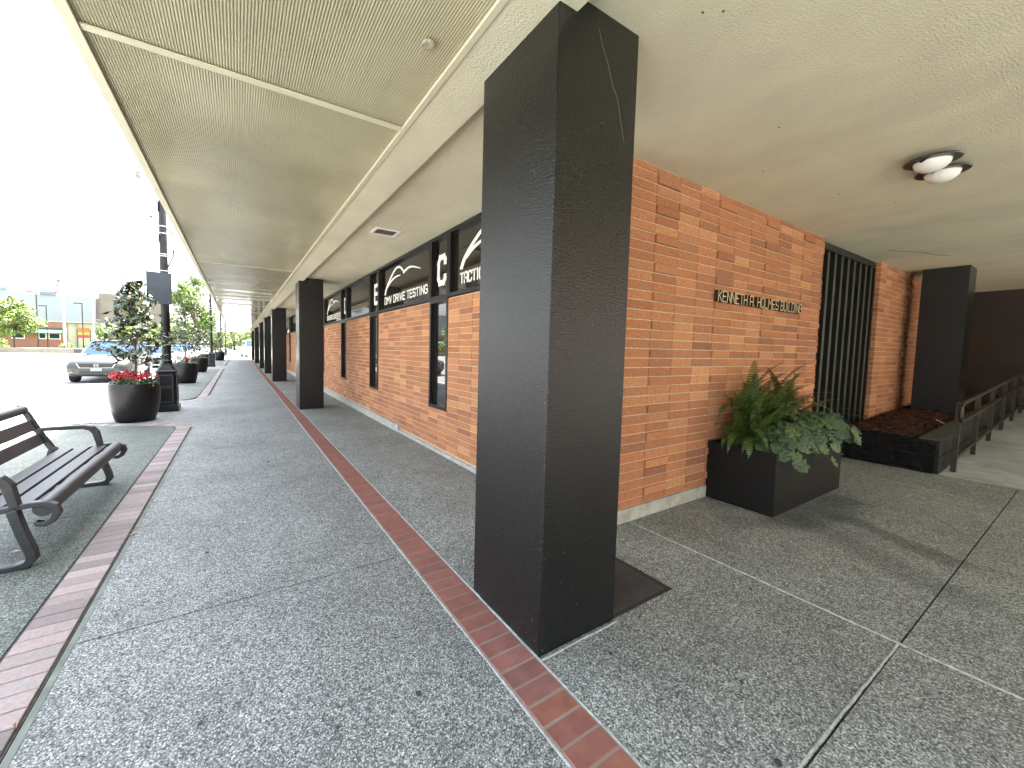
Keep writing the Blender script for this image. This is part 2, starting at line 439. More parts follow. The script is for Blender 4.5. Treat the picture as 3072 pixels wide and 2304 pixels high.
while y < 45:
    me = paver_mesh(.0905, .196, M['paver_red'], 'r')
    if .8 < y < .8+.0905*150: link(me, "brick", red, (1.0555, y, random.uniform(-.001, .0006)), math.pi/2)
    else:
        mx = Matrix.Translation((1.0555, y, 0)) @ Matrix.Rotation(math.pi/2, 4, 'Z')
        rest.add([mx @ v.co for v in me.vertices], [tuple(f.vertices) for f in me.polygons])
    y += .0905
tag(rest.obj("far_bricks", M['paver_red'], red, fix=False), kind='stuff')
def caulk(pts, w, name="caulk_line"):
    """a slightly wavering raised bead"""
    b = MB(); P = []
    for (p, q) in zip(pts[:-1], pts[1:]):
        p = Vector(p); q = Vector(q); n = max(2, int((q-p).length/.07))
        for i in range(n): P.append(p.lerp(q, i/n))
    P.append(Vector(pts[-1])); vs = []; fs = []
    for i, p in enumerate(P):
        d = (P[min(i+1, len(P)-1)]-P[max(i-1, 0)]).normalized(); n = Vector((-d.y, d.x))
        ww = w*random.uniform(.75, 1.2)/2; j = random.uniform(-.0015, .0015)
        for s_, z in ((-1, -.005), (-.5, .004), (.5, .004), (1, -.005)): 
            q = p + n*(s_*ww+j); vs.append((q.x, q.y, z+random.uniform(-.0008, .0008)))
    for i in range(len(P)-1):
        for k in range(3): fs.append((i*4+k, i*4+k+1, i*4+k+5, i*4+k+4))
    return b.add(vs, fs).obj(name, M['caulk'], pave)
caulk([(.9495, -3), (.9495, 30)], .013); caulk([(1.1625, -3), (1.1625, 30)], .015)
caulk([(2.785, YK-.03), (2.782, -5)], .020)
caulk([(XB1+.01, .460), (2.77, .452)], .011)
caulk([(1.17, 1.225), (1.69, 1.225)], .014)
caulk([(6.45, 1.55), (6.28, .62)], .008); caulk([(5.5, .86), (4.95, .50)], .004); caulk([(.20, 2.80), (.55, 2.83)], .004)
# arcade and forecourt slabs
for a, b in [(-6, -3), (-3, .447), (.447, 3.95), (3.95, 7.9), (7.9, 11.6), (11.6, 15.3), (15.3, 19), (19, 25), (25, 31), (31, 37), (37, 43), (43, 49)]:
    slab(XB1, a, 2.785 if b <= .5 else (2.6 if a > 1 else 2.785), b, M['agg_court'])
for a, b in [(-6, -3), (-3, .447), (.447, YK+.3)]: slab(2.785, a, 7.28, b, M['agg_court'])
for ys in YJ[2:-1]:
    pass
# street-side pockets
PJ = [-9, -3.2, -1.3, .49, 2.30, 4.15, 6.04]
pk = MB()
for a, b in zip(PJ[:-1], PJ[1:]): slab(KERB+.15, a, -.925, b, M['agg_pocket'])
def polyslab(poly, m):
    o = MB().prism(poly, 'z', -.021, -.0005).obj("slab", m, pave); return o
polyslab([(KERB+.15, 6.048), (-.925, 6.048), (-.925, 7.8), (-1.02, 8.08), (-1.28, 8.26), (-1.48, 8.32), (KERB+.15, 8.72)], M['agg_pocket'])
polyslab([(KERB+.15, 9.05), (-2.25, 8.95), (-1.42, 8.53), (-1.1, 8.4), (-.80, 8.1), (-.70, 7.85), (-.6745, 7.85), (-.6745, 12.7), (-.75, 12.6), (-.95, 11.7), (-1.35, 11.42), (-2.3, 11.2), (KERB+.15, 11.2)], M['agg_walk'])
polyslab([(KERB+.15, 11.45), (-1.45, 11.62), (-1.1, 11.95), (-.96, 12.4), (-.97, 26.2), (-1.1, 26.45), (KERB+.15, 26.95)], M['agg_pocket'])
polyslab([(KERB+.15, 27.1), (-2.3, 27.12), (-1, 26.75), (-.72, 26.5), (-.6745, 26.5), (-.6745, 31), (-.85, 31), (-1.0, 30.75), (-1.4, 30.58), (KERB+.15, 30.5)], M['agg_walk'])
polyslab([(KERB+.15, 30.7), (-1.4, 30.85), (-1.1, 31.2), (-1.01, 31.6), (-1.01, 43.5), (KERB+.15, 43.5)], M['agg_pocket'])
polyslab([(KERB+.15, 43.6), (2.6, 43.6), (2.6, 105), (KERB+.15, 105)], M['agg_walk'])
# small ground marks: gum spots, leaf litter, access cover
gum = thing("gum_spots", "flat dark chewing gum spots on the grey walkway", "gum spots")
for (x, y, r) in [(.614, 1.341, .011), (1.585, .50, .012), (1.14, 1.545, .006), (1.02, 2.3, .006), (-.2, 3.0, .009), (.3, 5.1, .012)] + [(random.uniform(-.6, .9), random.uniform(.9, 5), random.uniform(.004, .008)) for _ in range(12)] + [(random.uniform(1.3, 3.6), random.uniform(-.2, 1.1), random.uniform(.004, .009)) for _ in range(8)]:
    poly = [(x+r*random.uniform(.8, 1.15)*math.cos(t), y+r*random.uniform(.8, 1.15)*math.sin(t)) for t in [i*.698 for i in range(9)]]
    MB().prism(poly, 'z', .0002, .0052).obj("gum_spot", M['grout'], gum)
cov = thing("access_cover", "dark rectangular metal access cover set in the pavement behind the nearest column", "access cover", (0, 0, 0))
MB().box(1.69, 1.245, -.002, 2.215, 1.64, .004).obj("cover_frame", mat("rusty_frame", (.028, .024, .023), .7, noise=(30, .3)), cov)
pl = MB().box(1.72, 1.268, .004, 2.17, 1.61, .007)
for i in range(34):
    t = i/33
    pl.bar((1.735+.42*t, 1.275, .0075), (1.735+.42*t+.0, 1.60, .0075), .0035, .002)
pl.obj("cover_plate", mat("cover_steel", (.045, .050, .052), .5, metal=0, noise=(12, .3)), cov)
lt = MB()
for (x, y, s_) in [(4.33, 1.33, .018), (-.68, 3.55, .035), (-.72, 1.93, .02), (2.80, 1.05, .014), (2.55, .447, .014), (2.2, .449, .012), (-1.3, 3.6, .03), (3.1, .43, .012), (4.6, 1.1, .01), (1.45, .448, .013)]:
    a = random.uniform(0, 6.3)
    lt.add([(x+s_*math.cos(a), y+s_*math.sin(a), .005), (x-.3*s_*math.sin(a), y+.3*s_*math.cos(a), .012), (x-s_*math.cos(a), y-s_*math.sin(a), .006), (x+.3*s_*math.sin(a), y-.3*s_*math.cos(a), .010)], [(0, 1, 2, 3)])
tag(lt.obj("leaf_litter", mat("dry_leaf", var=[(.45, .30, .20), (.5, .42, .32), (.30, .06, .04)], rough=.7)), "few dry leaf scraps scattered on the pavement joints", "leaf litter", kind='stuff')

# ramp
RX0, RS = 7.3, .048
def rz_(x): return max(0, (x-7.5)*RS)
ramp = MB().prism([(7.29, -.02), (16, -.02), (16, rz_(16)), (7.5, .001), (7.29, .001)], 'y', -6, 1.0)
ramp = ramp.obj("ramp", M['conc']); tag(ramp, "pale concrete entrance ramp rising beside the black planter bed", kind='structure')
# kerb, road, verge beyond
kb = MB()
yy = -9.0
while yy < 110:
    kb.box(KERB, yy+.006, -.14, KERB+.15, yy+2.99, .0); yy += 3
tag(kb.obj("kerb", M['kerb']), "pale concrete kerb at the street", kind='structure')
tag(MB().add([(-400, -200, -.125), (300, -200, -.125), (300, 1500, -.125), (-400, 1500, -.125)], [(0, 1, 2, 3)]).obj("ground", mat("far_ground", (.22, .22, .20), .95, noise=(.2, .1)), fix=False), "pale flat ground beyond the street", kind='structure')
tag(MB().add([(-14, -60, -.12), (KERB+.02, -60, -.12), (KERB+.02, 400, -.12), (-14, 400, -.12)], [(0, 1, 2, 3)]).obj("road", M['asphalt'], fix=False), "sunlit asphalt street left of the walkway", kind='structure')
rl = MB()
for a in range(-4, 30): rl.add([(-6.3, a*6, -.116), (-6.18, a*6, -.116), (-6.18, a*6+3, -.116), (-6.3, a*6+3, -.116)], [(0, 1, 2, 3)])
tag(rl.obj("road_marking", M['paint'], fix=False), "pale dashed lane line on the street", kind='structure')
tag(MB().box(-46, 74, -.13, -15, 78, .55).obj("low_wall", mat("low_wall_concrete", (.15, .14, .11), .9, noise=(2, .15))), "long low tan wall across the street before the shops", "wall")
tag(MB().add([(-60, 78, -.118), (-14.5, 78, -.118), (-14.5, 96, -.118), (-60, 96, -.118)], [(0, 1, 2, 3)]).obj("verge", M['grass'], fix=False), "grass verge across the street", kind='structure')

# ------------------------------------------------------------------ the office building
bld = thing("office_building", "long brick office building with black columns, cream soffit and flat metal canopy", "building", (XF, YK, 0))
def B(o):                                   # keep world coordinates while parented to the building
    o.location = Vector(o.location) - Vector((XF, YK, 0)); return o
def part(mb, name, m, **k): return B(mb.obj(name, m, bld, **k))
# masses
part(MB().box(1.30, -3.5, ZS+.02, 17, YEND-.4, 5.3), "upper_storey", M['stucco'])
part(MB().box(XB1, -3.5, ZS, 14.6, YEND-.5, ZS+.018), "soffit", M['stucco'])
part(MB().box(1.30, -16, -.1, 17, -8.0, 6.5), "unseen_sky_blocker", mat("sky_blocker_brown", (.30, .24, .19), .6, noise=(3, .2)))  # added block behind the camera, out of view; cuts sky light and reflections
bm_ = MB().box(.985, -3.6, ZB, 1.267, YEND, ZS+.30); part(bm_, "beam", M['stucco'])
can = MB().box(-.60, -3.4, ZB+.012, .95, YEND, ZB+.20)
can = part(can, "canopy", M['ribbed'])
# ribs hang 6 mm under the sheet, one joined relief
rb = MB(); x = -.598
while x < .936:
    rb.add([(x, -3.4, ZB+.0125), (x+.0022, -3.4, ZB+.0075), (x+.0065, -3.4, ZB+.0075), (x+.0087, -3.4, ZB+.0125),
            (x, 13.6, ZB+.0125), (x+.0022, 13.6, ZB+.0075), (x+.0065, 13.6, ZB+.0075), (x+.0087, 13.6, ZB+.0125)], [(0, 4, 5, 1), (1, 5, 6, 2), (2, 6, 7, 3)])
    x += .0132
o = rb.obj("ribs", M['ribbed'], can); o['kind'] = 'stuff'
for yj in [-3.2, 2.49-.03] + [8.05+5.62*i for i in range(7)]:
    if yj < YEND: o = MB().box(-.598, yj-.021, ZB-.004, .948, yj+.021, ZB+.0035).obj("joint_strip", M['trim'], can)
MB().box(-.655, -3.45, ZB-.012, -.602, YEND+.02, ZB+.26).obj("edge_trim", M['trim'], can)
MB().box(-.672, -3.45, ZB+.03, -.657, YEND+.02, ZB+.34).obj("fascia", M['galv'], can)
MB().box(.952, -3.45, ZB-.006, .983, YEND+.02, ZB+.05).obj("inner_trim", M['trim'], can)
yb = 1.2
while yb < 20:
    MB().box(-.70, yb, ZB+.14, -.674, yb+.035, ZB+.36).obj("light_clip", M['galv'], can); yb += .62
MB().lathe([(.001, 0), (.03, .002), (.035, .012), (.02, .02)], (.80, 1.73, ZB-.012), 9).obj("wasp_nest", mat("mud_nest", (.36, .33, .25), .9, noise=(40, .4), bump=(60, .8, .01)), can)
# columns
W, D_ = .514, .563
cols = [1.24, 9.05, 16.7, 21.75, 26.9, 35.0, 43.0]
cm = MB()
c0 = MB().box(0, 0, 0, W, D_, ZS)
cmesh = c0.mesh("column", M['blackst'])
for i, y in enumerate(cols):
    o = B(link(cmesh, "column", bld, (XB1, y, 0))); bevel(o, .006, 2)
    if i == 0: o['label'] = "nearest tall black column beside the red paver strip"
# beam end notch over the near column is part of the beam; crack in the column
cr = MB(); pts = [(1.40, 2.83), (1.432, 2.76), (1.47, 2.70), (1.50, 2.63), (1.545, 2.57), (1.575, 2.47), (1.60, 2.40)]
for p, q in zip(pts[:-1], pts[1:]): cr.bar((p[0]+.0, 1.2397, p[1]), (q[0], 1.2397, q[1]), .0013, .0008)
part(cr, "paint_crack", M['galv'])

ch_ = MB()
for i in range(30):
    face = random.random() < .5; s_ = random.uniform(.001, .0032)
    z = random.choice((random.uniform(.0, .5), random.uniform(0, 2.8))); u = random.choice((random.uniform(0, .5), random.uniform(0, .02), random.uniform(.0, .5)))
    poly = [(s_*random.uniform(.4, 1)*math.cos(t), s_*random.uniform(.5, 1.6)*math.sin(t)) for t in (0, 1.1, 2.2, 3.3, 4.4, 5.4)]
    if face: ch_.prism([(XB1+.006+u+a, z+.01+b) for a, b in poly], 'y', 1.2392, 1.2399)
    else: ch_.prism([(1.246+u+a, z+.01+b) for a, b in poly], 'x', XB1-.0008, XB1-.0001)
o = part(ch_, "paint_chips", mat("chip_primer", (.13, .13, .12), .8)); o['kind'] = 'stuff'
# brick laying -------------------------------------------------------
bmesh_cache = {}
bricks = []          # (area estimate, matrix, key, wallname)
def brick_mesh(L, h):
    k = (round(L, 3), round(h, 3))
    if k not in bmesh_cache:
        l, d = L, .05; c = .0025
        v = [(0, 0, 0), (l, 0, 0), (l, 0, h), (0, 0, h), (0, -d+c, 0), (l, -d+c, 0), (l, -d+c, h), (0, -d+c, h), (c, -d, c), (l-c, -d, c), (l-c, -d, h-c), (c, -d, h-c)]
        bmesh_cache[k] = MB().add(v, [(8, 9, 10, 11), (4, 5, 9, 8), (5, 6, 10, 9), (6, 7, 11, 10), (7, 4, 8, 11), (0, 1, 5, 4), (1, 2, 6, 5), (2, 3, 7, 6), (3, 0, 4, 7)]).mesh("brick", M['brick'], fix=False)
    return bmesh_cache[k]
EYE = Vector((0, 0, 1.4))
def lay(wall, origin, heading, u0, u1, z0, z1, pitch, course, ztop=None, proud=None, jag=False, holes=()):
    """bricks on a vertical plane through origin, u along heading, outward normal = heading rotated -90deg"""
    du = Vector((math.cos(heading), math.sin(heading), 0)); nrm = Vector((du.y, -du.x, 0))
    ncol = round((u1-u0)/pitch); p = (u1-u0)/ncol
    zt = ztop if ztop is not None else z1
    k = 0; z = zt
    rows = []
    while z > z0+.02:
        zl = max(z-course, z0); rows.append((zl, z)); z -= course
    for r, (zl, zh) in enumerate(rows):
        if zh > z1+1e-4: zh = z1
        if zh-zl < .02: continue
        for c in range(ncol):
            ua = u0+c*p; ub = ua+p
            if any(ua+.02 < h[1] and ub-.02 > h[0] and (zl+.02 < h[3] and zh-.02 > h[2]) for h in holes): continue
            off = random.uniform(-.0012, .0012)
            if proud and proud(c, r): off += .014
            L = p-.0055 + random.uniform(-.0008, .0008); x0 = .00275
            if jag and c == ncol-1: L += random.choice((0, .014, .022, -.006))
            if jag == 'both' and c == 0: d_ = random.choice((0, .01, .018)); x0 -= d_; L += d_
            h = zh-zl-.0095
            pos = Vector(origin) + du*(ua+x0) + nrm*off + Vector((0, 0, zl+.004+random.uniform(-.0006, .0006)))
            ctr = pos + du*L/2; v = ctr-EYE
            vis = abs(v.normalized().dot(nrm))*L*h/v.length_squared
            hidden = False
            # behind the nearest column as seen from the walkway
            t = 1.24/ctr.y if ctr.y > 0 else 0
            xs = ctr.x*t
            if ctr.y > 1.3 and XB1-.05 < xs < XB1+W-.02: hidden = True
            t2 = XB1/ctr.x
            if 1.24 < ctr.y*t2 < 1.24+D_-.03: hidden = True
            bricks.append((vis*(.02 if hidden else 1), pos, heading, round(L, 3), round(h, 3), wall))
# side wall (faces -y)
sw = part(MB().box(XF, YK+.008, .0, 6.50, YK+.35, ZS), "side_wall", M['mortar'])
bt = .112
def proud_side(c, r): return c in (2, 5, 8, 11) and r % 3 == 1
lay('side', (XF, YK+.05, 0), 0, 0, 6.504-XF, bt+.002, ZS-.002, .321, .0787, ztop=2.854+.0787, proud=proud_side, jag=True)
part(MB().box(XF-.03, YK-.012, -.002, 6.47, YK+.011, bt), "footing", M['conc_foot'])
# street wall (faces -x): window band above z=2.07, slit windows below
SL = [(4.335, 4.872), (7.135, 7.69), (9.655, 10.2), (12.46, 13.0), (15.0, 15.54), (18.3, 18.85), (21.2, 21.75), (24.5, 25.05), (27.4, 27.95), (30.6, 31.15), (33.5, 34.05), (36.8, 37.3), (40, 40.5)]
_sw = MB().box(XF+.008, YK+.30, 0, XF+.32, 44.5, .575); _p = YK+.30
for (a, b) in SL: _sw.box(XF+.008, _p, .575, XF+.32, a-.001, 2.055); _p = b+.001
_sw.box(XF+.008, _p, .575, XF+.32, 44.5, 2.055)
stw = part(_sw, "street_wall", M['mortar'])
def seg(y0, y1, z0, z1):
    # u runs from far to near (heading -90deg): origin at y1
    lay('street', (XF+.05, y1, 0), -math.pi/2, 0, y1-y0, z0, z1, .281, .0763, ztop=2.05)
prev = YK+.005
ZSILL = .50
for (a, b) in SL:
    seg(prev, a, .052 if prev < 5.5 else .125, 2.05); seg(a, b, .052 if prev < 5.0 else .125, .595)
    prev = b
seg(prev, 44.4, .125, 2.05)
part(MB().box(XF-.028, YK-.01, -.002, XF+.011, 5.98, .048), "footing", M['conc_foot'])
part(MB().box(XF-.040, 5.985, -.002, XF+.011, 12.0, .122), "footing", M['conc_foot'])
part(MB().box(XF-.030, 12.005, -.002, XF+.011, 44.4, .122), "footing", M['conc_foot'])
# pier beyond the louvre window and wall behind the planter bed
pw = part(MB().box(8.86, YK+.008, .0, 14.45, YK+.35, ZS), "entrance_wall", M['mortar'])
lay('pier', (8.85, YK+.05, 0), 0, 0, 5.6, .30, ZS-.002, .315, .0787, proud=lambda c, r: c in (5, 6) and r % 2 == 0, jag='both')
lay('pier', (8.85+.05, YK+.35, 0), -math.pi/2, 0, .335, .30, ZS-.002, .33, .0787)
walls = {'side': sw, 'street': stw, 'pier': pw}
bricks.sort(key=lambda t: -t[0])
org = Vector((XF, YK, 0))
for nm in walls:
    mine = [b for i, b in enumerate(bricks) if b[5] == nm]
    rest = MB()
    sing = [b for b in bricks[:300] if b[5] == nm]
    for b in sing:
        o = link(brick_mesh(b[3], b[4]), "brick", walls[nm], b[1], b[2])
        o.location = b[1]
    for b in bricks[300:]:
        if b[5] != nm: continue
        me = brick_mesh(b[3], b[4]); mx = Matrix.Translation(b[1]) @ Matrix.Rotation(b[2], 4, 'Z')
        rest.add([mx @ v.co for v in me.vertices], [tuple(f.vertices) for f in me.polygons])
    # walls were linked with world coordinates in their meshes and offset by B(); same for this relief
    o = rest.obj("brick_courses", M['brick'], walls[nm], fix=False); o['kind'] = 'stuff'
# transom windows along the top of the street wall -------------------
def stroke_text(txt, h, w, gap, sw_):
    """simple squared stroke lettering; returns list of (char, polylines) in local u,v"""
    F = {
     'A': [[(0, 0), (0, .8), (.2, 1), (.8, 1), (1, .8), (1, 0)], [(0, .42), (1, .42)]],
     'B': [[(0, 0), (0, 1), (.75, 1), (.95, .85), (.95, .65), (.75, .53), (0, .53)], [(.75, .53), (1, .4), (1, .15), (.8, 0), (0, 0)]],
     'C': [[(1, .78), (1, .85), (.8, 1), (.2, 1), (0, .8), (0, .2), (.2, 0), (.8, 0), (1, .15), (1, .22)]],
     'D': [[(0, 0), (0, 1), (.75, 1), (1, .8), (1, .2), (.75, 0), (0, 0)]],
     'E': [[(1, 1), (0, 1), (0, 0), (1, 0)], [(0, .52), (.85, .52)]],
     'G': [[(1, .8), (.8, 1), (.2, 1), (0, .8), (0, .2), (.2, 0), (.8, 0), (1, .2), (1, .48), (.55, .48)]],
     'H': [[(0, 0), (0, 1)], [(1, 0), (1, 1)], [(0, .5), (1, .5)]],
     'I': [[(.5, 0), (.5, 1)]],
     'K': [[(0, 0), (0, 1)], [(1, 1), (0, .42)], [(.25, .56), (1, 0)]],
     'L': [[(0, 1), (0, 0), (1, 0)]],
     'M': [[(0, 0), (0, 1), (.5, .45), (1, 1), (1, 0)]],
     'N': [[(0, 0), (0, 1), (1, 0), (1, 1)]],
     'O': [[(.25, 0), (.75, 0), (1, .25), (1, .75), (.75, 1), (.25, 1), (0, .75), (0, .25), (.25, 0)]],
     'R': [[(0, 0), (0, 1), (.8, 1), (1, .85), (1, .62), (.8, .48), (0, .48)], [(.5, .48), (1, 0)]],
     'S': [[(1, .82), (.8, 1), (.2, 1), (0, .85), (0, .65), (.2, .52), (.8, .48), (1, .35), (1, .15), (.8, 0), (.2, 0), (0, .18)]],
     'T': [[(0, 1), (1, 1)], [(.5, 1), (.5, 0)]],
     'U': [[(0, 1), (0, .2), (.2, 0), (.8, 0), (1, .2), (1, 1)]],
     'V': [[(0, 1), (.5, 0), (1, 1)]],
     '.': [[(.4, 0), (.4, .09)]],
    }
    out = []; u = 0
    for ch in txt:
        if ch == ' ': u += w*.7; continue
        ww = w*{'I': .35, '.': .3, 'M': 1.2}.get(ch, 1)
        out.append((ch, [[(u+a*ww, b*h) for a, b in pl_] for pl_ in F[ch]])); u += ww+gap
    return out, u-gap
def strokes(mb, pls, mapf, wid, dep, taper=None):
    for pl_ in pls:
        n = len(pl_)
        for i in range(n-1):
            a = Vector(pl_[i]); b = Vector(pl_[i+1]); d = (b-a)
            if d.length < 1e-6: continue
            d.normalize(); nn = Vector((-d.y, d.x)); 
            wa = wid if not taper else wid*taper(i/(n-1)); wb = wid if not taper else wid*taper((i+1)/(n-1))
            ea = wa*.45 if i == 0 or True else 0
            a2 = a - d*(wa*.48 if not taper else 0); b2 = b + d*(wb*.48 if not taper else 0)
            q = [a2+nn*wa/2, a2-nn*wa/2, b2-nn*wb/2, b2+nn*wb/2]
            e = .00006*(i % 7)                                   # overlaps at bends never share a plane
            vs = [mapf(p.x, p.y, 0) for p in q] + [mapf(p.x, p.y, dep+e) for p in q]
            mb.add(vs, [(0, 1, 2, 3), (7, 6, 5, 4), (0, 4, 5, 1), (1, 5, 6, 2), (2, 6, 7, 3), (3, 7, 4, 0)])
XG = XF+.055
def smap(yl, z0, slope=0): return lambda u, v, d: (XG-.004-d, yl-u, z0+v)
def swoosh(yl, z0, s_):
    f = smap(yl, z0); m_ = MB()
    def ribbon(ctrl, wf, dep):
        P = [Vector(c) for c in ctrl]; Q = []
        for i in range(len(P)-1):                       # Catmull-Rom smoothing
            p0, p1, p2, p3 = P[max(i-1, 0)], P[i], P[i+1], P[min(i+2, len(P)-1)]
            for k in range(5):
                t = k/5; Q.append(.5*((2*p1)+(p2-p0)*t+(2*p0-5*p1+4*p2-p3)*t*t+(-p0+3*p1-3*p2+p3)*t**3))
        Q.append(P[-1]); vs = []; fs = []; n = len(Q)
        for i, q in enumerate(Q):
            d = (Q[min(i+1, n-1)]-Q[max(i-1, 0)]).normalized(); nn = Vector((-d.y, d.x)); w = wf(i/(n-1))/2
            a = (q+nn*w)*s_; b = (q-nn*w)*s_; vs += [f(a.x, a.y*.60, dep), f(b.x, b.y*.60, dep)]
        for i in range(n-1): fs.append((i*2, i*2+1, i*2+3, i*2+2))
        m_.add(vs, fs)
    ribbon([(0, -.02), (.05, .10), (.14, .22), (.26, .34), (.36, .41), (.46, .42), (.55, .36), (.61, .28)], lambda t: .052-.030*abs(t-.15), .0012)
    ribbon([(.59, .275), (.66, .305), (.76, .325), (.88, .30), (1.06, .22)], lambda t: .048*(1-t)**.6+.004, .0016)
    ribbon([(.07, .11), (.17, .19), (.30, .245), (.42, .262), (.52, .25)], lambda t: .046*(1-t)**.5+.003, .0020)
    return m_
def window(y0, y1, z0, z1, text=None, big=None, i_=1):
    fr = MB(); t = .045; x0, x1 = XF-.006, XF+.13
    fr.box(x0, y0, z0, x1, y0+t, z1).box(x0, y1-t, z0, x1, y1, z1).box(x0+.001, y0+t, z0, x1-.001, y1-t, z0+t).box(x0+.001, y0+t, z1-t, x1-.001, y1-t, z1)
    # inner stepped stop
    s2 = .02
    fr.box(x0+.03, y0+t, z0+t, x1-.002, y0+t+s2, z1-t).box(x0+.03, y1-t-s2, z0+t, x1-.002, y1-t, z1-t)
    f = part(fr, "window", M['frame'])
    p = MB().box(XG, y0+t, z0+t, XG+.006, y1-t, z1-t).obj("pane", M['glass'], f)
    yc = y1-t
    if text:
        wd = y1-y0-2*t
        chars, L = stroke_text(text, .115, .105, .038, .02)
        k = min(1 if i_ else .66, (wd-.32)/L)
        for ch, pls in chars:
            m_ = MB(); strokes(m_, [[(a*k, b) for a, b in p_] for p_ in pls], smap(yc-.17, z0+t+.10), .024, .0012); m_.obj("letter", M['white'], f)
        swoosh(yc-.18, z0+t+.285, wd*.74/1.06).obj("car_logo", M['white'], f)
    if big:
        chars, L = stroke_text(big, .34, .19, 0, .02)
        m_ = MB()
        for ch, pls in chars: strokes(m_, pls, smap((y0+y1)/2+.115, z0+.22), .072, .0012)
        m_.obj("letter", M['white'], f)
    return f
def dark_room(y0, y1): pass
ZT = 2.07
texts = {0: "TACTICAL", 1: "DMV DRIVE TESTING", 2: None, 3: "DRIVERS EDUCATION"}
bigs = {0: "C", 1: "E", 2: "D"}
prev = YK+.05
for i, (a, b) in enumerate(SL):
    window(prev+.001, a-.001, ZT, ZS-.004, text=texts.get(i), i_=i)
    window(a, b, ZT, ZS-.004, big=bigs.get(i))
    window(a, b, .59, ZT-.002)
    prev = b
window(prev+.001, 44.4, ZT, ZS-.004)
part(MB().box(XF+.14, YK+.3, .05, XF+.30, 44.4, ZS), "inner_backing", M['louvre_dark'])
# louvre window in the side wall recess
lf = MB(); yl = YK+.06
lf.box(6.52, yl, ZS-.09, 8.86, yl+.10, ZS-.004).box(6.52, yl, .30, 6.57, yl+.10, ZS-.09).box(8.81, yl, .30, 8.86, yl+.10, ZS-.09).box(6.571, yl, .30, 8.809, yl+.10, .36)
lw = part(lf, "louvre_window", M['frame'])
MB().box(6.57, yl+.16, .3, 8.81, yl+.17, ZS-.05).obj("pane", M['louvre_dark'], lw)
for i in range(9):
    x = 6.66+i*.255
    fin = MB().prism([(x, yl+.02), (x+.05, yl+.012), (x+.085, yl+.145), (x+.07, yl+.15)], 'z', .361, ZS-.091).obj("slat", M['louvre'], lw)
part(MB().box(6.505, YK+.015, -.002, 8.855, YK+.30, .298), "louvre_sill", M['conc_foot'])
part(MB().box(XF+.35, YK+.36, 0, 14.4, YK+.50, ZS), "inner_backing", M['louvre_dark'])
# entrance end wall
dk = mat("dark_entrance_panel", (.022, .012, .008), .6, noise=(2, .3)); dk2 = mat("grey_entrance_stone", (.03, .027, .022), .7, noise=(5, .2))
eb = part(MB().box(14.5, .55, 0, 14.8, YK+.2, ZS).box(14.5, -5, 0, 14.8, -.28, ZS).box(14.5, -.28, 2.55, 14.8, .55, ZS), "entrance_end_wall", dk)
MB().box(14.46, -3, .3, 14.495, -.30, ZS-.02).obj("stone_panel", dk2, eb)
MB().box(14.75, -.28, .2, 14.79, .55, 2.54).obj("doorway", M['louvre_dark'], eb)
MB().box(14.46, .56, .34, 14.495, .66, 2.6).obj("door_frame", M['frame'], eb)
MB().box(14.44, -.62, 1.75, 14.458, -.50, 1.95).obj("notice_plate", M['milk'], eb)
MB().box(14.44, -.60, 1.15, 14.458, -.46, 1.35).obj("notice_plate", M['milk'], eb)
# soffit crack and dirt flecks
sc = MB(); pts = [(7.95, 1.72), (8.15, 1.66), (8.45, 1.5), (8.8, 1.44), (9.1, 1.33)]
for p, q in zip(pts[:-1], pts[1:]): sc.bar((p[0], p[1], ZS-.0003), (q[0], q[1], ZS-.0003), .012, .001)
for i in range(13): 
    x, y = random.uniform(1.5, 7), random.uniform(-.3, 1.8); sc.box(x, y, ZS-.003, x+random.uniform(.006, .02), y+random.uniform(.004, .012), ZS-.0002)
part(sc, "soffit_crack", mat("soffit_dirt", (.12, .10, .07), .9))

# letters of the building name ---------------------------------------
sg = thing("building_sign", "raised brass and bronze letters spelling KENNETH A. HOLMES BUILDING on the brick wall", "sign", (3.93, YK-.03, 1.905))
chars, L = stroke_text("KENNETH A. HOLMES BUILDING", .098, .060, .0175, .01)
k = 1.885/L
for ch, pls in chars:
    pls = [[(a*k, b) for a, b in p_] for p_ in pls]
    m_ = MB(); strokes(m_, pls, lambda u, v, d: (u, .024-d, v), .0125, .034)
    o = m_.obj("letter", M['bronze'], sg)
    f_ = MB(); strokes(f_, pls, lambda u, v, d: (u, -.0104-d, v), .0100, .0012); f_.obj("letter_face", M['brass'], o)

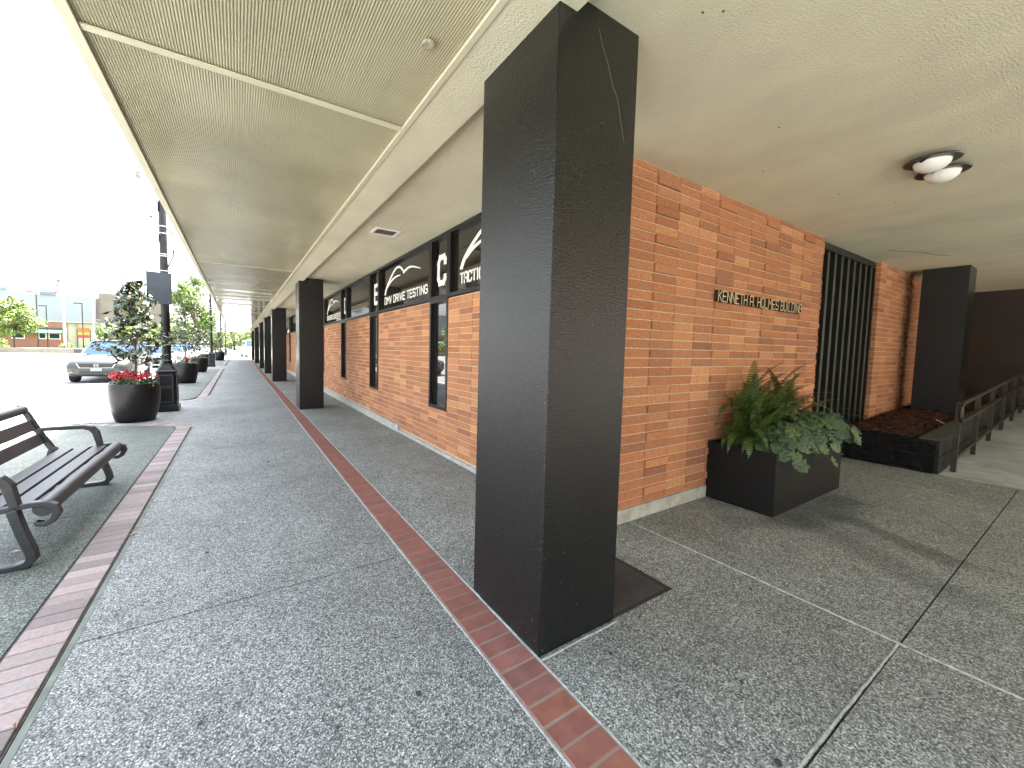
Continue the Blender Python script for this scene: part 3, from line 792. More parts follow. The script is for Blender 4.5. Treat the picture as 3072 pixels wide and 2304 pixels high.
# soffit vent and twin ceiling lights ---------------------------------
vt = thing("ceiling_vent", "small white framed vent in the soffit beside the street windows", "vent", (1.68, 4.88, ZS))
MB().box(-.165, -.135, -.014, .165, -.105, -.001).box(-.165, .105, -.014, .165, .135, -.001).box(-.165, -.105, -.014, -.135, .105, -.001).box(.135, -.105, -.014, .165, .105, -.001).obj("frame", M['white'], vt)
MB().box(-.135, -.105, -.004, .135, .105, -.002).obj("grille", mat("vent_grille", (.20, .17, .14), .6), vt)
sgr = MB()
for i in range(9): sgr.box(-.134, -.10+i*.023, -.009, .134, -.094+i*.023, -.0045)
sgr.obj("slats", mat("vent_slat", (.16, .13, .11), .5), vt)
def ceiling_light(x, y, label, lean):
    t = thing("ceiling_light", label, "light", (x, y, ZS), 0, "twin ceiling lights on the soffit")
    MB().lathe([(.05, -.001), (.075, -.006), (.08, -.03), (.07, -.035)], n=20).obj("mount", M['frame'], t, smooth=True)
    R = []
    # broad dark rim, opal bowl below
    MB().lathe([(.09, -.032), (.215, -.040), (.222, -.050), (.215, -.058), (.125, -.062), (.10, -.05)], n=36).obj("rim", mat("light_rim", (.05, .045, .04), .35), t, smooth=True)
    pr = [(.150*math.sin(a), -.060-.085*(1-math.cos(a))) for a in [math.pi/2*(1-i/7) for i in range(8)]]
    pr = [(.145*math.cos(a), -.058-.10*math.sin(a)) for a in [math.pi/2*i/8 for i in range(8)]]
    MB().lathe(pr+[(.002, -.158)], n=28).obj("glass_bowl", M['milk'], t, smooth=True)
    MB().bar((-.15, .06, -.075), (-.20, -.02, -.05), .02, .012).obj("clip", M['frame'], t)
    t.scale = (.66, .66, .76)
ceiling_light(4.515, .785, "ceiling light with dark rim and opal bowl, nearer the planter on the left", 0)
ceiling_light(4.845, .785, "ceiling light with dark rim and opal bowl, right of its twin, farther from the column", 0)

# planter bed, pillar, railing ----------------------------------------
bed = thing("planter_bed", "low black walled planter bed under the louvre window holding brown bark mulch", "planter bed", (7.26, 1.0, 0))
def Pb(mb, n, m): o = mb.obj(n, m, bed); o.location = (-7.26, -1.0, 0); return o
def lumpy(x0, y0, z0, x1, y1, z1, nx, ny, nz, a=.012):
    m_ = MB(); m_.box(x0, y0, z0, x1, y1, z1)
    me = m_.mesh("t", M['blackwood']); bm = bmesh.new(); bm.from_mesh(me)
    bmesh.ops.subdivide_edges(bm, edges=bm.edges, cuts=max(nx, nz, 6), use_grid_fill=True)
    for v in bm.verts: v.co += Vector((random.uniform(-a, a), random.uniform(-a, a), random.uniform(-a, a)*.6))
    bm.to_mesh(me); bm.free(); return me
o = link(lumpy(7.26, 1.03, 0, 7.46, 1.96, .385, 12, 10, 10, .008), "front_wall", bed, (-7.26, -1.0, 0))
for i in range(2):
    Pb(MB().prism([(7.27, i*.205+.003), (14.4, i*.205+.24), (14.4, i*.205+.44), (7.27, i*.205+.203)], 'y', 1.0+.004*i, 1.16), "side_board", mat("black_green_timber", (.012, .015, .013), .6, spec=.25, noise=(8, .3), bump=(30, .4, .01)))
Pb(MB().prism([(7.27, .408), (14.4, .645), (14.4, .655), (7.27, .418)], 'y', .995, 1.17), "coping", mat("grey_green_coping", (.055, .062, .053), .7, noise=(8, .25)))
soilv = []; soilf = []; nx, ny = 60, 12
for i in range(nx+1):
    for j in range(ny+1):
        x = 7.46+(14.4-7.46)*i/nx; y = 1.16+(1.96-1.16)*j/ny
        z = .35+.035*(x-7.46) + .05*math.sin(math.pi*j/ny) + random.uniform(-.012, .012)
        soilv.append((x, y, z))
for i in range(nx):
    for j in range(ny): soilf.append((i*(ny+1)+j, (i+1)*(ny+1)+j, (i+1)*(ny+1)+j+1, i*(ny+1)+j+1))
Pb(MB().add(soilv, soilf), "soil", M['soil'])
ch = MB()
for i in range(3200):
    x = random.uniform(7.45, 11.8); y = random.uniform(1.17, 1.95); j = (y-1.16)/.8
    z = .352+.035*(x-7.46)+.05*math.sin(math.pi*j)+random.uniform(0, .02)
    mx = Matrix.Translation((x, y, z)) @ Matrix.Rotation(random.uniform(0, 6.3), 4, 'Z') @ Matrix.Rotation(random.uniform(-.5, .5), 4, 'X') @ Matrix.Rotation(random.uniform(-.5, .5), 4, 'Y')
    l = random.uniform(.012, .035); w = random.uniform(.005, .012)
    ch.add([mx @ Vector(p) for p in [(-l, -w, 0), (l, -w, .002), (l, w, 0), (-l, w, .003), (0, 0, .007)]], [(0, 1, 4), (1, 2, 4), (2, 3, 4), (3, 0, 4)])
tag(ch.obj("bark_mulch", M['mulch'], fix=False), "reddish brown bark mulch filling the black planter bed", "mulch", kind='stuff')
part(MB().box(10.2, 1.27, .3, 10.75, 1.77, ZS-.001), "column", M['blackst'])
tag(MB().tube([(9.0, 1.22, .44), (9.15, 1.32, .47)], .008, 8).obj("white_stake", M['white']), "short white stake lying on the bark mulch near the railing", "stake")
rail = thing("handrail", "bronze metal pipe handrail with square posts beside the entrance ramp", "handrail", (7.61, .93, 0))
def Rr(mb, n, **k): o = mb.obj(n, M['rail'], rail, **k); o.location = (-7.61, -.93, 0); return o
for x in [7.61+1.25*i for i in range(6)]:
    Rr(MB().box(x-.022, .93-.022, rz_(x), x+.022, .93+.022, rz_(x)+.86), "post")
for z, nm in ((.87, "top_rail"), (.645, "middle_rail"), (.175, "lower_rail")):
    Rr(MB().tube([(7.62 if nm == 'lower_rail' else 7.60, .93-(.04 if nm != 'lower_rail' else 0), z+.0), (14.1, .93-(.04 if nm != 'lower_rail' else 0), z+.31)], .019, 10), nm, smooth=True)
Rr(MB().tube([(7.60, .89, .87), (7.50, .89, .865), (7.42, .89, .82), (7.42, .89, .70), (7.50, .89, .645), (7.60, .89, .645)], .019, 10), "end_loop", smooth=True)

# ------------------------------------------------------------------ box planter with ferns and coral bells
pb = thing("box_planter", "large charcoal rectangular planter box full of ferns against the brick wall", "planter", (3.965, 1.405, 0))
zt = .555
Wp, Dp = 1.56, .555
q = MB(); th = .02
for (a, b, c, d) in ((0, 0, Wp, th), (0, Dp-th, Wp, Dp), (0, th, th, Dp-th), (Wp-th, th, Wp, Dp-th)): q.box(a, b, 0, c, d, zt)
q.box(0.02, .02, .02, Wp-.02, Dp-.02, .04)
bevel(q.obj("box", M['planter'], pb), .004)
MB().box(.021, .021, zt-.10, Wp-.021, Dp-.021, zt-.045).obj("soil", M['soil'], pb)
def frond_mesh(L, curl, width, n=26, m=None):
    v = []; f = []; ang = math.radians(82); p = Vector((0, 0, 0)); pts = []
    for i in range(n+1):
        t = i/n; pts.append((p.copy(), ang)); p += Vector((math.cos(ang), 0, math.sin(ang)))*L/n; ang -= math.radians(curl)/n*(.35+1.3*t)
    for i, (p, a) in enumerate(pts):
        t = i/n; tg = Vector((math.cos(a), 0, math.sin(a))); up = Vector((-math.sin(a), 0, math.cos(a)))
        r = .0022*(1-t*.7)
        if i < n:
            q_, a2 = pts[i+1]; o = len(v)
            v += [p+Vector((0, r, 0)), p+Vector((0, -r, 0)), q_+Vector((0, -r, 0)), q_+Vector((0, r, 0))]; f.append((o, o+1, o+2, o+3))
        if t < .10: continue
        w = width*math.sin(math.pi*min(1, (t-.06)/.94)**.75)**.8 * (1.0 if t < .9 else (1-t)*8+.15)
        for s_ in (-1, 1):
            o = len(v); hw = L/n*.42; dr = random.uniform(-.12, .02)*w
            d = Vector((0, s_, 0))+tg*.22; d.normalize()
            e = p+d*w+up*dr
            v += [p-tg*hw*.8, p+tg*hw*.9, p.lerp(e, .6)+tg*hw*.9+up*.1*w*.3, e, p.lerp(e, .6)-tg*hw*.6+up*.1*w*.3]
            f.append((o, o+1, o+2, o+3, o+4))
    me = MB().add(v, f).mesh("frond", M['leaf_fern'], fix=False); return me
fr_meshes = [frond_mesh(.60, 85, .044, 34), frond_mesh(.52, 120, .042, 32), frond_mesh(.46, 50, .038, 28), frond_mesh(.58, 150, .044, 34), frond_mesh(.42, 170, .044, 28)]
def fern(x, y, z, label, n, bias, tall=1.0):
    t = thing("fern", label, "fern", (x, y, z), 0, "ferns in the charcoal box planter")
    for i in range(n):
        a = random.uniform(-math.pi-.45, .45); upright = i % 3 == 0
        o = link(random.choice(fr_meshes), "frond", t, (random.uniform(-.03, .03), random.uniform(-.03, .03), 0), a)
        s_ = random.uniform(.75, 1.05)*tall
        if upright: s_ *= 1.08
        o.rotation_euler = (random.uniform(-.12, .12), random.uniform(-.45, -.15) if upright else random.uniform(-.25, .45), a); o.scale = (s_,)*3
        if upright: o.data = fr_meshes[(0, 2)[i % 2]]
    return t
zs_ = zt-.05
fern(4.10, 1.76, zs_, "spreading fern at the left end of the box planter", 34, .4, 1.28)
fern(4.42, 1.80, zs_, "tallest upright fern left of the middle of the box planter", 28, 1.2, 1.58)
fern(4.80, 1.78, zs_, "bushy fern behind the middle of the coral bells", 26, .1, 1.50)
fern(5.20, 1.78, zs_, "yellow green fern at the right end of the box planter", 28, .1, 1.45)
fern(4.12, 1.60, zs_, "low arching fern hanging over the left rim of the box planter", 18, 3.9, 1.0)
def lobed_leaf(r, cup, seed):
    rs = random.Random(seed); v = [(0, 0, .0)]; f = []; n = 28
    for i in range(n):
        a = -math.pi*.93 + 2*math.pi*.93*i/(n-1)
        rad = r*(.80+.20*abs(math.cos(a*3.5)))*(1+.05*math.cos(a*14))*(1-.12*abs(a)/math.pi)
        v.append((rad*math.cos(a)*.55, rad*math.sin(a)*.55, cup*r*.22+rs.uniform(-.03, .03)*r))
    for i in range(n):
        a = -math.pi*.93 + 2*math.pi*.93*i/(n-1)
        rad = r*(.80+.20*abs(math.cos(a*3.5)))*(1+.05*math.cos(a*14))*(1-.12*abs(a)/math.pi)
        v.append((rad*math.cos(a), rad*math.sin(a), cup*r*(.10+.12*math.cos(a*7))+rs.uniform(-.05, .05)*r))
    for i in range(n-1): f += [(0, 1+i, 2+i), (1+i, 1+n+i, 2+n+i, 2+i)]
    me = MB().add(v, f).mesh("leaf", M['leaf_heu'], fix=False); me.shade_smooth(); return me
hl = [lobed_leaf(.078, c, i) for i, c in enumerate((.6, .9, .3, 1.1))]
def coral(x, y, z, label, n, sx, sy, drop):
    t = thing("coral_bell_plant", label, "plant", (x, y, z), 0, "grey green lobed leaf plants in the box planter")
    st = MB()
    for i in range(n):
        a = random.uniform(0, 6.283); rr = math.sqrt(random.random())
        px, py = rr*sx*math.cos(a), rr*sy*math.sin(a)-.02
        pz = .13*(1-rr*rr)+random.uniform(.0, .11)
        if y+py < 1.385: pz = min(pz, .12)-drop*random.uniform(.2, 1)*min(1, (1.385-(y+py))/.12)
        if y+py > 1.93: continue
        lookx, looky = px/sx, py/sy
        nrm = Vector((lookx*.7+random.uniform(-.3, .3)-.15, looky*.7+random.uniform(-.3, .3)-.45, .75)).normalized()
        qn = nrm.to_track_quat('Z', 'Y').to_euler()
        o = link(random.choice(hl), "leaf", t, (px, py, pz))
        o.rotation_euler = qn; e = o.rotation_euler; o.rotation_mode = 'QUATERNION'
        from mathutils import Quaternion
        o.rotation_quaternion = nrm.to_track_quat('Z', 'Y') @ Quaternion((0, 0, 1), random.uniform(0, 6.28))
        o.scale = (random.uniform(.65, 1.15),)*3
        st.bar((px*.2, py*.2+.03, -.03), (px, py, pz-.004), .0035)
    st.obj("stems", M['leaf_low'], t)
    return t
coral(4.30, 1.47, zs_+.03, "grey green coral bells spilling over the planter's front corner", 80, .30, .15, .20)
coral(4.80, 1.46, zs_+.04, "coral bells along the middle of the planter's long front edge", 95, .38, .17, .18)
coral(5.28, 1.52, zs_+.06, "coral bells mound at the planter's right end", 110, .40, .25, .12)
bl = thing("flower_spray", "tiny cream blossoms rising between the fern and the coral bells", "flowers", (4.86, 1.60, zs_+.14))
bb = MB()
for i in range(70):
    p = Vector((random.gauss(0, .035), random.gauss(0, .03), random.uniform(.02, .24))); r = random.uniform(.002, .0042)
    bb.add([p+Vector((r, 0, 0)), p+Vector((0, r, 0)), p+Vector((-r, 0, 0)), p+Vector((0, -r, 0)), p+Vector((0, 0, r)), p-Vector((0, 0, r))], [(0, 1, 4), (1, 2, 4), (2, 3, 4), (3, 0, 4), (1, 0, 5), (2, 1, 5), (3, 2, 5), (0, 3, 5)])
o = bb.obj("blossoms", M['petal_white'], bl, fix=False); o['kind'] = 'stuff'
stx = MB()
for i in range(6): stx.tube([(0, 0, -.12), (random.gauss(0, .02), random.gauss(0, .02), .1), (random.gauss(0, .04), random.gauss(0, .03), .24)], .0015, 4)
stx.obj("stems", M['leaf_low'], bl)

# ------------------------------------------------------------------ bench
be = thing("park_bench", "black park bench with dark slats and scrolled cast arms facing the walkway", "bench", (-1.3, 4.1, 0))
def Be(mb, n, m, **k): o = mb.obj(n, m, be, **k); o.location = (1.3, -4.1, 0); return o
Y0, Y1 = 3.32, 4.98
def frame_side(y, out):
    """one cast end frame in the xz plane at y; out=+-1 outward"""
    t = .050
    def strip(pts, w, dep=.045):
        vs = []; fs = []; P = [Vector(p) for p in pts]; W_ = w if isinstance(w, list) else [w]*len(P)
        for i, p in enumerate(P):
            d = (P[min(i+1, len(P)-1)]-P[max(i-1, 0)]).normalized(); n = Vector((-d.y, d.x))*W_[i]/2
            a = p+n; b = p-n
            vs += [(a.x, y-dep/2, a.y), (a.x, y+dep/2, a.y), (b.x, y+dep/2, b.y), (b.x, y-dep/2, b.y)]
        for i in range(len(P)-1):
            for k in range(4): fs.append((i*4+k, i*4+(k+1) % 4, (i+1)*4+(k+1) % 4, (i+1)*4+k))
        fs += [(0, 1, 2, 3), tuple((len(P)-1)*4+k for k in range(4))[::-1]]
        return MB().add(vs, fs)
    # seat rail with front scroll, turning up into the back
    seat = [(-1.74, .815), (-1.715, .80), (-1.68, .74), (-1.64, .64), (-1.585, .52), (-1.53, .41), (-1.49, .375), (-1.42, .365), (-1.30, .372), (-1.20, .385), (-1.12, .395), (-1.06, .392), (-1.015, .365), (-1.005, .325), (-1.025, .285), (-1.06, .262), (-1.095, .268), (-1.105, .285)]
    bevel(Be(strip(seat, [.03, .035, .04, .045, .045, .045, .042, .036, .034, .034, .034, .036, .045, .045, .04, .034, .028, .02]), "side_frame", M['bench_iron']), .006)
    arm = [(-1.64, .585), (-1.55, .590), (-1.40, .590), (-1.30, .588), (-1.245, .570), (-1.215, .53), (-1.20, .46), (-1.185, .385)]
    bevel(Be(strip(arm, [.03, .034, .036, .04, .05, .052, .048, .044], .055), "armrest", M['bench_iron']), .006)
    leg = [(-1.20, .375), (-1.165, .22), (-1.13, .10), (-1.125, .055), (-1.15, .025), (-1.20, .018), (-1.45, .018), (-1.56, .018), (-1.60, .04), (-1.60, .08), (-1.56, .25), (-1.53, .39)]
    bevel(Be(strip(leg, [.05, .05, .05, .052, .045, .034, .032, .034, .045, .05, .045, .04], .06), "leg", M['bench_iron']), .006)
for y in (Y0, Y1): frame_side(y, 1)
# seat slats
for (xa, xb) in ((-1.475, -1.375), (-1.355, -1.255), (-1.235, -1.135)):
    s_ = MB().box(xa, Y0+.027, .372, xb, Y1-.027, .396); bevel(Be(s_, "slat", M['bench_slat']), .006)
Be(MB().tube([(-1.068, Y0-.0, .360), (-1.068, Y1+.0, .360)], .052, 20), "front_roll", M['bench_slat'], smooth=True)
for (x, z, w) in ((-1.595, .505, .10), (-1.645, .635, .10)):
    d = Vector((-.36, 0, .93)).normalized(); a = Vector((x, 0, z))
    bevel(Be(MB().bar((x, Y0+.027, z), (x, Y1-.027, z), .022, w, up=d), "back_slat", M['bench_slat']), .006)
Be(MB().tube([(-1.715, Y0-.02, .775), (-1.715, Y1+.02, .775)], .040, 18), "back_roll", M['bench_slat'], smooth=True)
for y in (3.9, 4.45): Be(MB().bar((-1.50, y, .36), (-1.10, y, .355), .05, .02), "seat_support", M['bench_iron'])

# ------------------------------------------------------------------ leaves
def leaf_cloud(pts, nrm, size, aspect=.45, fold=.15):
    """numpy: leaf quads (folded) at pts"""
    n = len(pts); pts = np.asarray(pts, float); size = np.broadcast_to(size, (n,))
    d = rng.normal(size=(n, 3)); d /= np.linalg.norm(d, axis=1)[:, None]
    nrm = nrm + rng.normal(size=(n, 3))*.5; nrm /= np.linalg.norm(nrm, axis=1)[:, None]
    d -= (d*nrm).sum(1)[:, None]*nrm; d /= np.linalg.norm(d, axis=1)[:, None]
    s_ = np.cross(d, nrm); L = size[:, None]
    a = pts-d*L*.5; b = pts+s_*L*aspect*.5-nrm*L*fold*.3; c = pts+d*L*.5; e = pts-s_*L*aspect*.5-nrm*L*fold*.3
    V = np.stack([a, b, c, e], 1).reshape(-1, 3); Fc = np.arange(4*n).reshape(n, 4)
    return V, Fc
def np_mesh(name, V, Fc, m):
    me = bpy.data.meshes.new(name); k = Fc.shape[1]; n = len(Fc)
    me.vertices.add(len(V)); me.vertices.foreach_set("co", np.asarray(V, np.float32).ravel())
    me.loops.add(n*k); me.loops.foreach_set("vertex_index", Fc.astype(np.int32).ravel())
    me.polygons.add(n); me.polygons.foreach_set("loop_start", np.arange(0, n*k, k, dtype=np.int32))
    me.polygons.foreach_set("loop_total", np.full(n, k, np.int32)); me.materials.append(m); me.update(calc_edges=True); return me
def crown_pts(blobs, n, hollow=.55):
    P = []; N = []; w = np.array([b[3]**2 for b in blobs]); w = w/w.sum()
    for b, k in zip(blobs, (w*n).astype(int)):
        d = rng.normal(size=(k, 3)); d /= np.linalg.norm(d, axis=1)[:, None]
        r = b[3]*(hollow+(1-hollow)*rng.random(k)**.6)
        P.append(np.array(b[:3])+d*r[:, None]*np.array([1, 1, .8])); N.append(d*.6+np.array([0, 0, .7]))
    return np.concatenate(P), np.concatenate(N)
def tree(x, y, h, r, label, m, n, leaf, trunk=.12, base=.35, group=None, nb=26, z0=-.12, cat="tree", name="tree", conic=False, sx=1.0):
    t = thing(name, label, cat, (x, y, z0), 0, group)
    tk = MB(); tk.tube([(0, 0, 0), (.04, .02, h*.3), (-.03, .05, h*.6), (0, 0, h*.9)], [trunk, trunk*.8, trunk*.5, trunk*.15], 8)
    blobs = []
    for i in range(nb):
        u = (i+random.random())/nb; zz = h*(base+(1-base)*u*.95)
        prof = (1-u)**.8+.08 if conic else math.sin(math.pi*min(1, .18+.82*u))**.7
        a = random.uniform(0, 6.283); rr = r*prof*random.uniform(.35, .85)
        b = (rr*math.cos(a)*sx, rr*math.sin(a), zz, r*random.uniform(.26, .46)*(.5+.5*prof))
        blobs.append(b); tk.tube([(0, 0, zz*.7), (b[0]*.5, b[1]*.5, zz*.85), (b[0], b[1], zz)], [trunk*.3, trunk*.2, trunk*.06], 5)
    tk.obj("trunk", M['bark'], t)
    P, N = crown_pts(blobs, n); V, Fc = leaf_cloud(P, N, leaf*rng.uniform(.6, 1.3, len(P)), .65)
    o = link(np_mesh("crown", V, Fc, m), "crown", t); return t

# ------------------------------------------------------------------ round pots with young trees and flowers
pot0 = None
def pot(x, y, label, s_=1):
    global pot0
    t = thing("round_pot", label, "plant pot", (x, y, 0), 0, "round black pots along the walkway")
    if pot0 is None:
        pr = [(.01, .001), (.275, .0), (.285, .01), (.33, .16), (.362, .35), (.372, .50), (.368, .62), (.352, .685), (.335, .69), (.33, .66), (.34, .56)]
        pot0 = (MB().lathe(pr, n=48).mesh("bowl", M['pot'], True), MB().lathe([(.01, .60), (.335, .60), (.335, .605), (.01, .63)], n=24).mesh("soil", M['soil']))
    link(pot0[0], "bowl", t); link(pot0[1], "soil", t); t.scale = (s_,)*3; return t
def magnolia(x, y, z, h, label, n=900, r=.55, leafs=.115):
    t = thing("young_tree", label, "tree", (x, y, z), 0, "young broadleaf trees in the round pots")
    tk = MB().tube([(0, 0, 0), (.01, .01, h*.4), (-.01, 0, h*.75), (.0, .02, h*.97)], [.020, .016, .010, .004], 8)
    P = []; N = []
    nb = 30
    for i in range(nb):
        u = i/nb; zz = h*(.20+.78*u); a = i*2.399
        ln = r*(1-u)**.9*random.uniform(.5, 1.15)+.05
        d = Vector((math.cos(a), math.sin(a), .35)); e = Vector((0, 0, zz))+d*ln
        tk.tube([(0, 0, zz), (d.x*ln*.5, d.y*ln*.5, zz+.06), e], [.006, .004, .002], 5)
        for k in range(int(n/nb)):
            f = random.uniform(.3, 1.12); p = Vector((0, 0, zz)).lerp(e, f)+Vector((random.gauss(0, .055), random.gauss(0, .055), random.gauss(0, .04)))
            P.append(p); N.append((d.x*.5, d.y*.5, .6))
    tk.obj("trunk", M['bark'], t)
    V, Fc = leaf_cloud(P, np.array(N), leafs*rng.uniform(.7, 1.25, len(P)), .42, .3)
    o = link(np_mesh("foliage", V, Fc, M['leaf_mag']), "foliage", t); o['kind'] = 'stuff'
    return t
def flowers(x, y, z, label, nfl=11, bias=0, few=False):
    t = thing("red_flowers", label, "flowers", (x, y, z), 0, "red bedding flowers in the round pots")
    P = []; N = []
    for i in range(620):
        a = random.uniform(0, 6.283); r = .36*math.sqrt(random.random()); P.append((r*math.cos(a), r*math.sin(a), random.uniform(0, .17)*(1.15-1.2*r))); N.append((math.cos(a)*.4, math.sin(a)*.4, .8))
    V, Fc = leaf_cloud(P, np.array(N), .055*rng.uniform(.6, 1.3, len(P)), .8, .2)
    o = link(np_mesh("leaves", V, Fc, M['leaf_low']), "leaves", t); o['kind'] = 'stuff'
    pm = []
    for q_ in range(2):
        P = [Vector((random.gauss(0, .032), random.gauss(0, .032), random.gauss(0, .024))) for _ in range(60)]
        V, Fc = leaf_cloud(P, np.array([(p.x*12, p.y*12, .7) for p in P]), .026, .9, .2); pm.append(np_mesh("blossom", V, Fc, M['red']))
    stm = MB()
    for i in range(nfl):
        a = random.uniform(-2.9, .4) + bias; r = random.uniform(.10, .32); zz = random.uniform(.17, .27)
        p = (r*math.cos(a), r*math.sin(a), zz); link(random.choice(pm), "blossom", t, p, random.uniform(0, 6)).scale = (random.uniform(.7, 1.4),)*3
        stm.bar((p[0]*.8, p[1]*.8, 0), p, .004)
    stm.obj("stems", M['leaf_low'], t)
    return t
pot(-1.63, 8.93, "nearest round black pot with red flowers, beside the first lamp post")
magnolia(-1.62, 8.96, .62, 1.92, "young glossy leaved tree in the nearest round pot", 1150, .62, .125)
flowers(-1.63, 8.93, .62, "bright red flowers in the nearest round black pot", 24)
for i, (x, y, s_, h, nm) in enumerate([(-1.67, 17.1, 1.05, 2.1, "second"), (-1.74, 23.95, 1.05, 1.55, "third"), (-2.1, 34.8, 1.05, 1.9, "fourth"), (-1.46, 41.4, 1.15, 1.9, "fifth")]):
    pot(x, y, "%s round black pot along the walkway counting from the bench" % nm, s_)
    magnolia(x, y, .62*s_, h, "%s young tree counting from the bench, standing in a round pot" % nm, 560, .5, .13)
    if i < 2: flowers(x, y, .62*s_, ("red and orange flowers in the second round pot" if i == 0 else "single red flower cluster in the third round pot"), 8 if i == 0 else 3, 1.2 if i else 0)

# ------------------------------------------------------------------ lamp posts
def lamp_post(x, y, label, full=True):
    t = thing("lamp_post", label, "lamp post", (x, y, 0), 0, "black lamp posts along the walkway")
    b = MB().box(-.205, -.205, 0, .205, .205, .125); bevel(b.obj("base", M['iron'], t), .012)
    def oct_(h, c): return [(h, -h+c), (h, h-c), (h-c, h), (-h+c, h), (-h, h-c), (-h, -h+c), (-h+c, -h), (h-c, -h)]
    def loft(secs):
        v = []; f = []
        for (h, c, z) in secs: v += [(a, b_, z) for a, b_ in oct_(h, c)]
        for i in range(len(secs)-1):
            for k in range(8): f.append((i*8+k, i*8+(k+1) % 8, (i+1)*8+(k+1) % 8, (i+1)*8+k))
        f += [tuple(range(8))[::-1], tuple((len(secs)-1)*8+k for k in range(8))]
        return MB().add(v, f)
    bevel(loft([(.185, .03, .125), (.175, .03, .16), (.165, .035, .80), (.180, .035, .815), (.185, .035, .84), (.165, .04, .86), (.10, .04, .975), (.09, .035, 1.0)]).obj("pedestal", M['iron'], t), .006)
    fr = MB()
    for (axis, s_) in (('y', -1), ('x', 1), ('x', -1), ('y', 1)):
        for (z0, z1) in ((.20, .50), (.52, .76)):
            w = .115; d0 = .168; d1 = .182
            for (u0, v0, u1, v1) in ((-w, z0, w, z0+.010), (-w, z1-.010, w, z1), (-w, z0+.010, -w+.010, z1-.010), (w-.010, z0+.010, w, z1-.010)):
                if axis == 'y': fr.box(u0, min(s_*d0, s_*d1), v0, u1, max(s_*d0, s_*d1), v1)
                else: fr.box(min(s_*d0, s_*d1), u0, v0, max(s_*d0, s_*d1), u1, v1)
    fr.obj("panel_moulding", mat("worn_moulding", (.06, .062, .065), .35), t)
    # cast scroll emblem on the upper panel, facing the walk's near end
    em = MB()
    for k in range(2):
        c = (-.045+.09*k, .64); pts = [(c[0]+(.012+.032*i/14)*math.cos(i*.55+k*3.1), -.176, c[1]+(.012+.032*i/14)*math.sin(i*.55+k*3.1)) for i in range(15)]
        em.tube(pts, .005, 5)
    em.tube([(-.09, -.176, .56), (-.03, -.176, .585), (.03, -.176, .56), (.09, -.176, .59)], .005, 5)
    em.obj("cast_scroll", M['iron'], t)
    MB().lathe([(.088, .995), (.10, 1.01), (.10, 1.06), (.085, 1.075)], n=20).obj("collar", M['iron'], t, smooth=True)
    # fluted shaft
    prof = []; n = 32; v = []; f = []
    zs2 = [1.07, 1.3, 2, 3, 4, 4.75]
    for z in zs2:
        R = .082-.020*(z-1.07)/3.7
        for k in range(n):
            a = 2*math.pi*k/n; rr = R*(1-.05*(k % 4 == 0)); v.append((rr*math.cos(a), rr*math.sin(a), z))
    for i in range(len(zs2)-1):
        for k in range(n): f.append((i*n+k, i*n+(k+1) % n, (i+1)*n+(k+1) % n, (i+1)*n+k))
    f.append(tuple((len(zs2)-1)*n+k for k in range(n)))
    MB().add(v, f).obj("shaft", M['iron'], t)
    # arm and lantern on the street side
    MB().tube([(0, 0, 4.55), (-.06, 0, 4.85), (-.22, 0, 4.98), (-.38, 0, 4.90)], .022, 8).obj("lamp_arm", M['iron'], t, smooth=True)
    ln = MB().lathe([(.02, .16), (.05, .13), (.10, .08), (.17, .02), (.18, 0), (.12, -.05), (.05, -.08), (.01, -.09)], (-.40, 0, 4.78), 16).obj("lantern", M['galv'], t, smooth=True)
    sp = MB()
    for k in range(8):
        a = k*.785; sp.bar((-.40+.10*math.cos(a), .10*math.sin(a), 4.86), (-.40+.16*math.cos(a), .16*math.sin(a), 4.99), .012)
    sp.obj("lantern_crown", M['galv'], ln)
    # banner bracket, brace arm, small boxes
    br = MB(); br.tube([(0, 0, 3.22), (.17, -.02, 3.30)], .012, 6); br.tube([(.17, -.02, 3.34), (.17, -.02, 3.24), (.04, 0, 2.93)], .013, 6); br.tube([(.15, -.02, 3.34), (.19, -.02, 3.34)], .024, 6)
    br.obj("banner_bracket", M['rail'], t)
    MB().tube([(-.19, 0, 3.98), (.15, 0, 3.70)], .011, 6).tube([(-.205, 0, 3.995), (-.17, 0, 3.965)], .022, 6).tube([(.13, 0, 3.715), (.165, 0, 3.685)], .022, 6).obj("cross_bar", M['iron'], t)
    MB().box(-.21, -.07, 3.50, -.075, .05, 3.64).obj("junction_box", M['galv'], t)
    MB().box(-.17, -.07, 4.10, -.065, .05, 4.30).obj("speaker_box", M['galv'], t)
    bd = MB()
    for z in (3.20, 3.24, 3.66, 3.80, 2.90, 2.80, 2.24): bd.lathe([(.074, 0), (.078, .002), (.078, .014), (.074, .016)], (0, 0, z), 18)
    bd.obj("steel_bands", M['steel'], t)
    return t
l1 = lamp_post(-1.30, 10.02, "nearest black lamp post with a square sign on its shaft")
sgn = thing("street_sign", "back of a dark rectangular sign strapped to the nearest lamp post", "sign", (-1.37, 9.90, 2.54), .12)
bevel(MB().box(-.205, -.006, -.32, .205, .006, .32).obj("sign_panel", M['signback'], sgn), .004)
MB().box(-.205, -.013, -.05, -.0, -.007, -.03).obj("stiffener", M['signback'], sgn)
for (x, y, lb) in [(-1.48, 29.4, "second black lamp post counting from the bench"), (-1.5, 46.5, "third black lamp post counting from the bench"), (-1.5, 63, "farthest black lamp post seen at the end of the walkway")]:
    c = copy_tree(l1); c.location = (x, y, 0); c['label'] = lb
bn = thing("street_banner", "pale blue and white banner hanging on the second lamp post", "banner", (-1.10, 29.4, 2.9))
MB().box(-.11, -.006, -.62, .11, .006, .72).obj("cloth", mat("banner_cloth", (.45, .52, .62), .7, noise=(3, .3)), bn)
